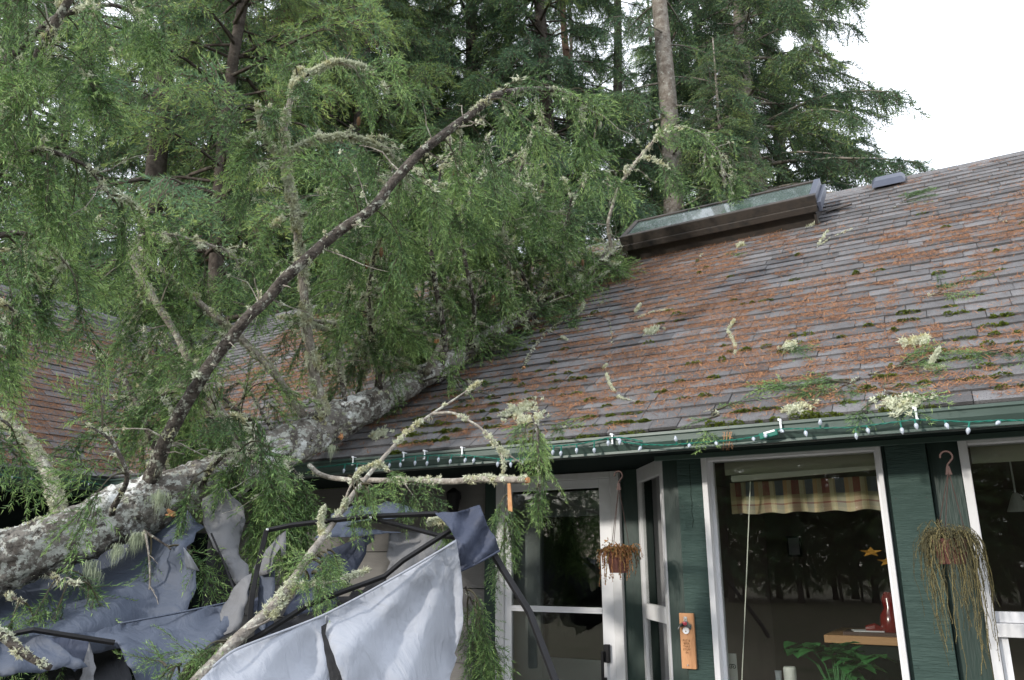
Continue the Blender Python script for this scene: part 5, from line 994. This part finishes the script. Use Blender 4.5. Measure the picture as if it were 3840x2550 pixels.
# ------------------------------------------------------------------ HANGING BASKETS
def basket(hook, cpt, Yb, rtop, hgt, label, vines, leafy):
    c = onY(*cpt, Yb); t = thing('hanging_basket', label, 'hanging basket', tuple(c)); h = onY(*hook, Yb)
    b = MB(); b.lathe((c[0], c[1], c[2] - hgt), [(rtop * .74, 0), (rtop * .98, hgt * .86), (rtop * 1.06, hgt * .87), (rtop * 1.06, hgt), (rtop * .95, hgt), (rtop * .9, hgt * .8)], 24); b.build('pot', 'terracotta', t, smooth=False)
    b = MB(); b.lathe((c[0], c[1], c[2] - .03), [(rtop * .9, 0), (rtop * .5, .012), (.004, .02)], 16); b.build('soil', 'ground_mat', t)
    top = np.array([h[0], h[1], h[2] - .09])
    b = MB()
    for a in (.3, 2.4, 4.5): b.tube([top, c + np.array([rtop * math.cos(a), rtop * math.sin(a), 0])], .0018, 5)
    b.build('strap', 'book_brown', t)
    ang = np.linspace(-.4, math.pi * 1.05, 12); hk = [h + np.array([.025 * math.cos(a), 0, .025 * math.sin(a) - .028]) for a in ang][::-1] + [top + np.array([0, 0, .025]), top]
    hk = hk if True else hk; b = MB(); b.tube(hk, .0045, 7); b.add([top + np.array(q) for q in ((-.006, -.003, .02), (.006, -.003, .02), (.014, -.003, -.02), (-.014, -.003, -.02), (-.006, .003, .02), (.006, .003, .02), (.014, .003, -.02), (-.014, .003, -.02))], [(0, 1, 2, 3), (4, 7, 6, 5), (0, 4, 5, 1), (1, 5, 6, 2), (2, 6, 7, 3), (3, 7, 4, 0)]); b.build('hook', 'book_brown', t, smooth=False)
    r = np.random.default_rng(int(hook[0])); T, tn = [], []
    for k in range(vines[0]):
        a = r.uniform(0, 6.28); L = r.uniform(*vines[1]) * (r.random() ** vines[2]); p = c + np.array([rtop * r.uniform(.2, .95) * math.cos(a), rtop * r.uniform(.2, .95) * math.sin(a), .0]); d = np.array([math.cos(a) * (.6 if leafy else .35), math.sin(a) * (.6 if leafy else .35), 1.0]); pts = [p]
        st = .014; n = int((L + rtop) / st)
        for i in range(n):
            d = d + np.array([0, 0, -.42]) + r.normal(0, .20, 3)
            if d[2] < -.5: d[:2] *= .8
            d /= np.linalg.norm(d); pts.append(pts[-1] + d * st)
            if leafy or i % 1 == 0:
                for q in range(2 if leafy else 2):
                    s = r.normal(size=3); s /= np.linalg.norm(s); l = (r.uniform(.007, .016) if leafy else r.uniform(.006, .014)); w = np.cross(s, d) * (.0055 if leafy else .0024)
                    T.append([pts[-1] - w, pts[-1] + w, pts[-1] + s * l]); tn.append(r.random())
                    if leafy: T.append([pts[-1] - w + s * l * .3, pts[-1] + s * l * 1.3, pts[-1] + w + s * l * .4]); tn.append(tn[-1])
        pts = np.array(pts); w = np.array([.0014 if leafy else .0012, 0, 0]); cv = r.random()
        for a_, b_ in zip(pts[:-1], pts[1:]): T += [[a_ - w, a_ + w, b_ + w], [a_ - w, b_ + w, b_ - w]]; tn += [cv, cv]
    link('foliage', fast_mesh('foliage', np.array(T), np.array(tn)), 'dead_plant' if leafy else 'dry_vine', t, 'stuff')
basket((2318, 1765), (2318, 2068), 4.22, .068, .115, 'hanging basket with a brown withered trailing plant in front of the door', (130, (.01, .22), 2.2), True)
basket((3545, 1690), (3560, 2020), 4.12, .072, .11, 'hanging basket with long dry grey vines in front of the right green post', (340, (.03, .66), 1.4), False)
# ornament ring with cord
c = onY(1519, 1812, 4.3); b = MB(); ang = np.linspace(0, 6.28, 20); b.tube([c + np.array([.012 * math.cos(a), 0, .012 * math.sin(a)]) for a in ang], .0015, 5); b.tube([c - np.array([0, 0, .012]), c - np.array([.004, 0, .06]), c - np.array([-.004, 0, .12])], .003, 5)
b.tube([c - np.array([0, 0, .03]), c - np.array([0.006, 0, .09])], [.008, .003], 6); tag(b.build('hanging_ornament', 'siding'), 'small pale ring and tassel hanging under the gutter', 'ornament')

# ------------------------------------------------------------------ BOTTLE OPENER PLAQUE
OY = 4.473
a0 = onY(2553, 2298, OY); a1 = onY(2600, 2508, OY); t = thing('bottle_opener', 'wooden bottle opener plaque with a steel opener on the green post', 'bottle opener', (a0[0] + .035, OY, a1[2]))
px0, pw, pz0, pz1 = a0[0] - .005, .082, a1[2], a0[2]
b = MB(); b.box(px0, px0 + pw, OY - .02, OY, pz0, pz1); b.build('plaque', 'cedar', t, bevel=.003)
cx_ = px0 + pw / 2 - .004
b = MB(); b.box(cx_ - .010, cx_ + .010, OY - .024, OY - .021, pz1 - .05, pz1 - .018); b.lathe((0, 0, 0), [(.001, 0), (.001, .0001)], 3)
pr = []
for i in range(9):
    x = -.034 + i * .068 / 8; z = pz1 - .052 - .018 * (x / .034) ** 2; pr.append((x, z))
vs = [(cx_ + x, OY - .023, z + .012) for x, z in pr] + [(cx_ + x * 1.1, OY - .052, z - .012) for x, z in pr]; n = 9
b.add(vs, [(i, i + 1, n + i + 1, n + i) for i in range(n - 1)]); b.add([(v[0], v[1], v[2] - .003) for v in vs], [(i, n + i, n + i + 1, i + 1) for i in range(n - 1)]); b.build('opener', 'chrome', t)
b = MB(); b.tube([(cx_, OY - .0225, pz1 - .09), (cx_, OY - .026, pz1 - .09)], .019, 16); b.build('cap_rest', 'enamel_white', t)
b = MB(); b.add([(cx_ + .013 * math.cos(q), OY - .0405 - .008 * math.sin(q), pz1 - .0525 + .0066 * math.sin(q) + .003) for q in np.linspace(0, 6.28, 17)[:-1]], [tuple(range(16))]); b.build('logo', 'enamel_red', t)
b = MB()
for z in (pz1 - .028, pz1 - .095, pz0 + .02): b.tube([(cx_, OY - .020, z), (cx_, OY - .0285, z)], .0042, 8)
b.build('screw', 'chrome', t)
def text(s, loc, size, m, parent, ext=.0004):
    cu = bpy.data.curves.new('lettering', 'FONT'); cu.body = s; cu.size = size; cu.extrude = ext; cu.align_x = 'CENTER'; tmp = bpy.data.objects.new('lettering', cu)
    COL.objects.link(tmp); dg = bpy.context.evaluated_depsgraph_get(); me = bpy.data.meshes.new_from_object(tmp.evaluated_get(dg)); bpy.data.objects.remove(tmp)
    me.transform(Matrix.Translation(loc) @ Matrix.Rotation(math.radians(90), 4, 'X')); me.materials.clear(); return link('lettering', me, m, parent)
zt = pz1 - .148
for k, s in enumerate(('PUT &', 'BEER', 'THAT', 'STUFF', 'IN')): text(s, Vector((cx_ - .002, OY - .0204, zt - k * .0155)), .0155, 'ink', t)

# ------------------------------------------------------------------ BEHIND THE BIG WINDOW
xa, xb = -1.25, -.43
t = thing('window_blind', 'raised pale roller blind at the top of the picture window', 'blind', (-.85, 4.62, 2.1))
b = MB(); za = onY(2780, 1795, 4.62)[2]; zb2 = onY(3320, 1752, 4.62)[2]
b.box(-1.262, xb, 4.625, 4.632, 2.10, 2.19); b.build('fabric', 'blind', t); b = MB(); b.add([(-1.22, 4.60, za - .016), (xb, 4.60, zb2 - .008), (xb, 4.60, zb2 + .010), (-1.22, 4.60, za + .018), (-1.22, 4.64, za - .016), (xb, 4.64, zb2 - .008), (xb, 4.64, zb2 + .010), (-1.22, 4.64, za + .018)], [(0, 1, 2, 3), (4, 7, 6, 5), (0, 4, 5, 1), (1, 5, 6, 2), (2, 6, 7, 3), (3, 7, 4, 0)]); b.build('bottom_rail', 'blind_white', t)
b = MB(); b.tube([onY(2814, 1805, 4.60), onY(2800, 2150, 4.60), onY(2780, 2600, 4.60)], .0028, 6); b.build('cord', 'blind_white', t)
# valance
p0, p1 = onY(2735, 1800, 4.68), onY(3330, 1775, 4.68); z1v, z0v = 2.06, onY(3000, 1920, 4.68)[2]
nx, nzv = 120, 10; vs, fs, uvs = [], [], []
for j in range(nzv + 1):
    for i in range(nx + 1):
        u = i / nx; f = j / nzv; x = p0[0] + (p1[0] - p0[0]) * u; am = .012 + .02 * (1 - f)
        vs.append((x, 4.685 + am * 1.3 * math.sin(u * 30 + .8 * math.sin(u * 13)) + .01 * math.sin(u * 17), z0v + (z1v - z0v) * f + .006 * math.sin(u * 31) * (1 - f))); uvs.append((u * 1.05, f))
for j in range(nzv):
    for i in range(nx): a = j * (nx + 1) + i; fs.append((a, a + 1, a + nx + 2, a + nx + 1))
me = bpy.data.meshes.new('valance'); me.from_pydata(vs, [], fs); ul = me.uv_layers.new(name='UVMap')
for lp in me.loops: ul.data[lp.index].uv = uvs[lp.vertex_index]
o = link('valance', me, 'plaid', smooth=True); tag(o, 'gathered plaid valance curtain inside the picture window', 'curtain')
# table by the window
q = onY(3090, 2395, 5.15); zt = q[2]; xt = q[0]; t = thing('table', 'wooden table with a thick pale edge inside the picture window', 'table', (xt + .35, 5.45, 0))
b = MB(); b.box(xt, xt + .8, 5.15, 5.8, zt - .022, zt + .022); b.build('tabletop', 'wood_table', t, bevel=.003); b = MB(); b.box(xt + .05, xt + .75, 5.18, 5.75, .02, zt - .022); b.build('base', 'soffit_dark', t)
ztop = zt + .022
b = MB(); b.box(xt + .1, xt + .42, 5.2, 5.42, ztop, ztop + .018); o = b.build('book', 'book_brown'); tag(o, 'brown covered book lying on the window table', 'book')
b = MB(); b.obox((xt + .16, 5.22, ztop + .0185), (.16, .03, 0), (-.03, .12, 0), (0, 0, .005)); tag(b.build('magazine', 'paper'), 'white papers lying on the brown book', 'paper')
c = onY(3345, 2360, 5.3); b = MB(); b.lathe((c[0], c[1], ztop + .001), [(.045, 0), (.06, .05), (.055, .11), (.03, .15), (.04, .2), (.02, .24)], 16); o = b.build('vase', 'red_glass', smooth=True); tag(o, 'red glass vase at the right end of the window table', 'vase')
b = MB(); p = onY(3280, 2368, 5.25); b.tube([(p[0] - .05, 5.3, ztop + .03), (p[0], 5.3, ztop + .038), (p[0] + .05, 5.3, ztop + .03)], [.02, .028, .01], 10); tag(b.build('trinket', 'red_glass'), 'small red and gold trinket on the window table', 'trinket')
# maple leaf decorations, picture
for i, (x, y) in enumerate(((3265, 2070), (3330, 2105))):
    c = onY(x, y, 5.2); vs = [(c[0] + (.055 if k % 2 == 0 else .024) * 1.2 * math.cos(k * math.pi / 5 + .3), c[1] + .01 * (k % 3), c[2] + (.05 if k % 2 == 0 else .02) * .6 * math.sin(k * math.pi / 5 + .3)) for k in range(10)]
    b = MB(); n = 10; b.add(vs + [(v[0], v[1] + .004, v[2]) for v in vs], [tuple(range(10)), tuple(range(10, 20))[::-1]] + [(k, (k + 1) % 10, 10 + (k + 1) % 10, 10 + k) for k in range(10)])
    tag(b.build('leaf_decoration', 'leaf_yellow'), ('upper' if i == 0 else 'lower') + ' yellow maple leaf decoration inside the picture window', 'decoration')
c = onY(2940, 2045, 7.9); t = thing('picture_frame', 'small dim picture frame on the back wall of the room', 'picture', tuple(c)); b = MB(); b.box(c[0] - .07, c[0] + .07, 8.36, 8.395, c[2] - .1, c[2] + .1); b.build('frame', 'black_metal', t); b = MB(); b.box(c[0] - .05, c[0] + .05, 8.35, 8.359, c[2] - .08, c[2] + .08); b.build('print', 'cup_grey', t)
# potted plant
c = onY(3140, 2570, 4.78); t = thing('potted_plant', 'leafy green pot plant inside the bottom of the picture window', 'plant', (c[0], c[1], c[2] - .15)); r = np.random.default_rng(41)
b = MB(); b.lathe((c[0], c[1], c[2] - .25), [(.06, 0), (.085, .13), (.09, .14), (.09, .16), (.07, .16)], 18); b.build('pot', 'terracotta', t)
def leaf(p, d, L, w):
    d = d / np.linalg.norm(d); s = np.cross(d, [0, 0, 1.]); s /= np.linalg.norm(s); n = np.cross(s, d)
    mid = [p + d * L * f - np.array([0, 0, .25 * L * f * f]) for f in (0, .25, .5, .75, 1)]; ww = (0.1, .85, 1, .6, 0.02); vs = []
    for m_, k in zip(mid, ww): vs += [m_ - s * w * k + n * w * k * .25, m_, m_ + s * w * k + n * w * k * .25]
    return vs, [(3 * i + j, 3 * i + j + 1, 3 * i + j + 4, 3 * i + j + 3) for i in range(4) for j in range(2)]
b = MB(); lm = MB()
for k in range(22):
    a = r.uniform(0, 6.28); e = c + np.array([math.cos(a) * r.uniform(.02, .24), math.sin(a) * r.uniform(.0, .08), r.uniform(-.02, .19)]); b.tube([c - np.array([0, 0, .1]), (c + e) / 2 + np.array([0, 0, .02]), e], .003, 5)
    for q in range(5): lm = MB(); lm.add(*leaf(e + r.normal(0, .012, 3), np.array([math.cos(a + r.normal(0, 1.2)), math.sin(a + r.normal(0, 1.2)) - .2, r.uniform(-.1, .35)]), r.uniform(.08, .13), r.uniform(.034, .055))); lm.build('leaf', 'leaf_green', t, smooth=True)
b.build('stem', 'leaf_green', t)
# cup, paper roll, patterned card on the sill
c = onY(2960, 2500, 4.66); b = MB(); b.lathe((c[0], c[1], c[2] - .2), [(.03, 0), (.034, .19), (.03, .2), (.012, .196)], 18); tag(b.build('paper_roll', 'cup_white', smooth=False), 'white paper roll with a ragged top standing inside the picture window', 'paper roll')
c = onY(2918, 2515, 4.66); b = MB(); b.lathe((c[0], c[1], c[2] - .2), [(.012, 0), (.017, .19), (.019, .2), (.015, .2)], 14); tag(b.build('cup', 'cup_grey'), 'grey plastic cup left of the white paper roll', 'cup')
c0, c1 = onY(2727, 2450, 4.62), onY(2768, 2560, 4.62); t = thing('greeting_card', 'pale card with a dark scroll ornament at the lower left of the picture window', 'card', tuple(c0)); b = MB(); b.box(c0[0], c1[0], 4.62, 4.626, c1[2], c0[2]); b.build('card', 'cup_white', t)
b = MB(); cc = (c0 + c1) / 2
for sgn in (-1, 1):
    th = np.linspace(0, 9, 30); b.tube([(cc[0] + sgn * .008 + sgn * .0016 * q * math.cos(q), 4.617, cc[2] + .006 + .0016 * q * math.sin(q)) for q in th], .0016, 4)
b.build('ornament', 'soffit_dark', t)
# right window: shade and a hanging lamp
b = MB(); b.box(0.0, 1.5, 4.62, 4.63, 2.09, 2.19); tag(b.build('roller_shade', 'blind'), 'raised shade at the top of the right window', 'blind')
c = onY(3815, 1890, 5.2); t = thing('pendant_lamp', 'white pendant lamp inside the right window', 'lamp', tuple(c)); b = MB(); b.lathe(c, [(.012, .06), (.02, .05), (.055, -.04), (.05, -.04), (.016, .045)], 16); b.build('lamp_shade', 'cup_white', t); b = MB(); b.tube([c + np.array([0, 0, .05]), (c[0], c[1], 2.25)], .005, 6); b.build('cord', 'cup_white', t)
print('objects', len(bpy.data.objects), 'faces', sum(len(m.polygons) for m in bpy.data.meshes))
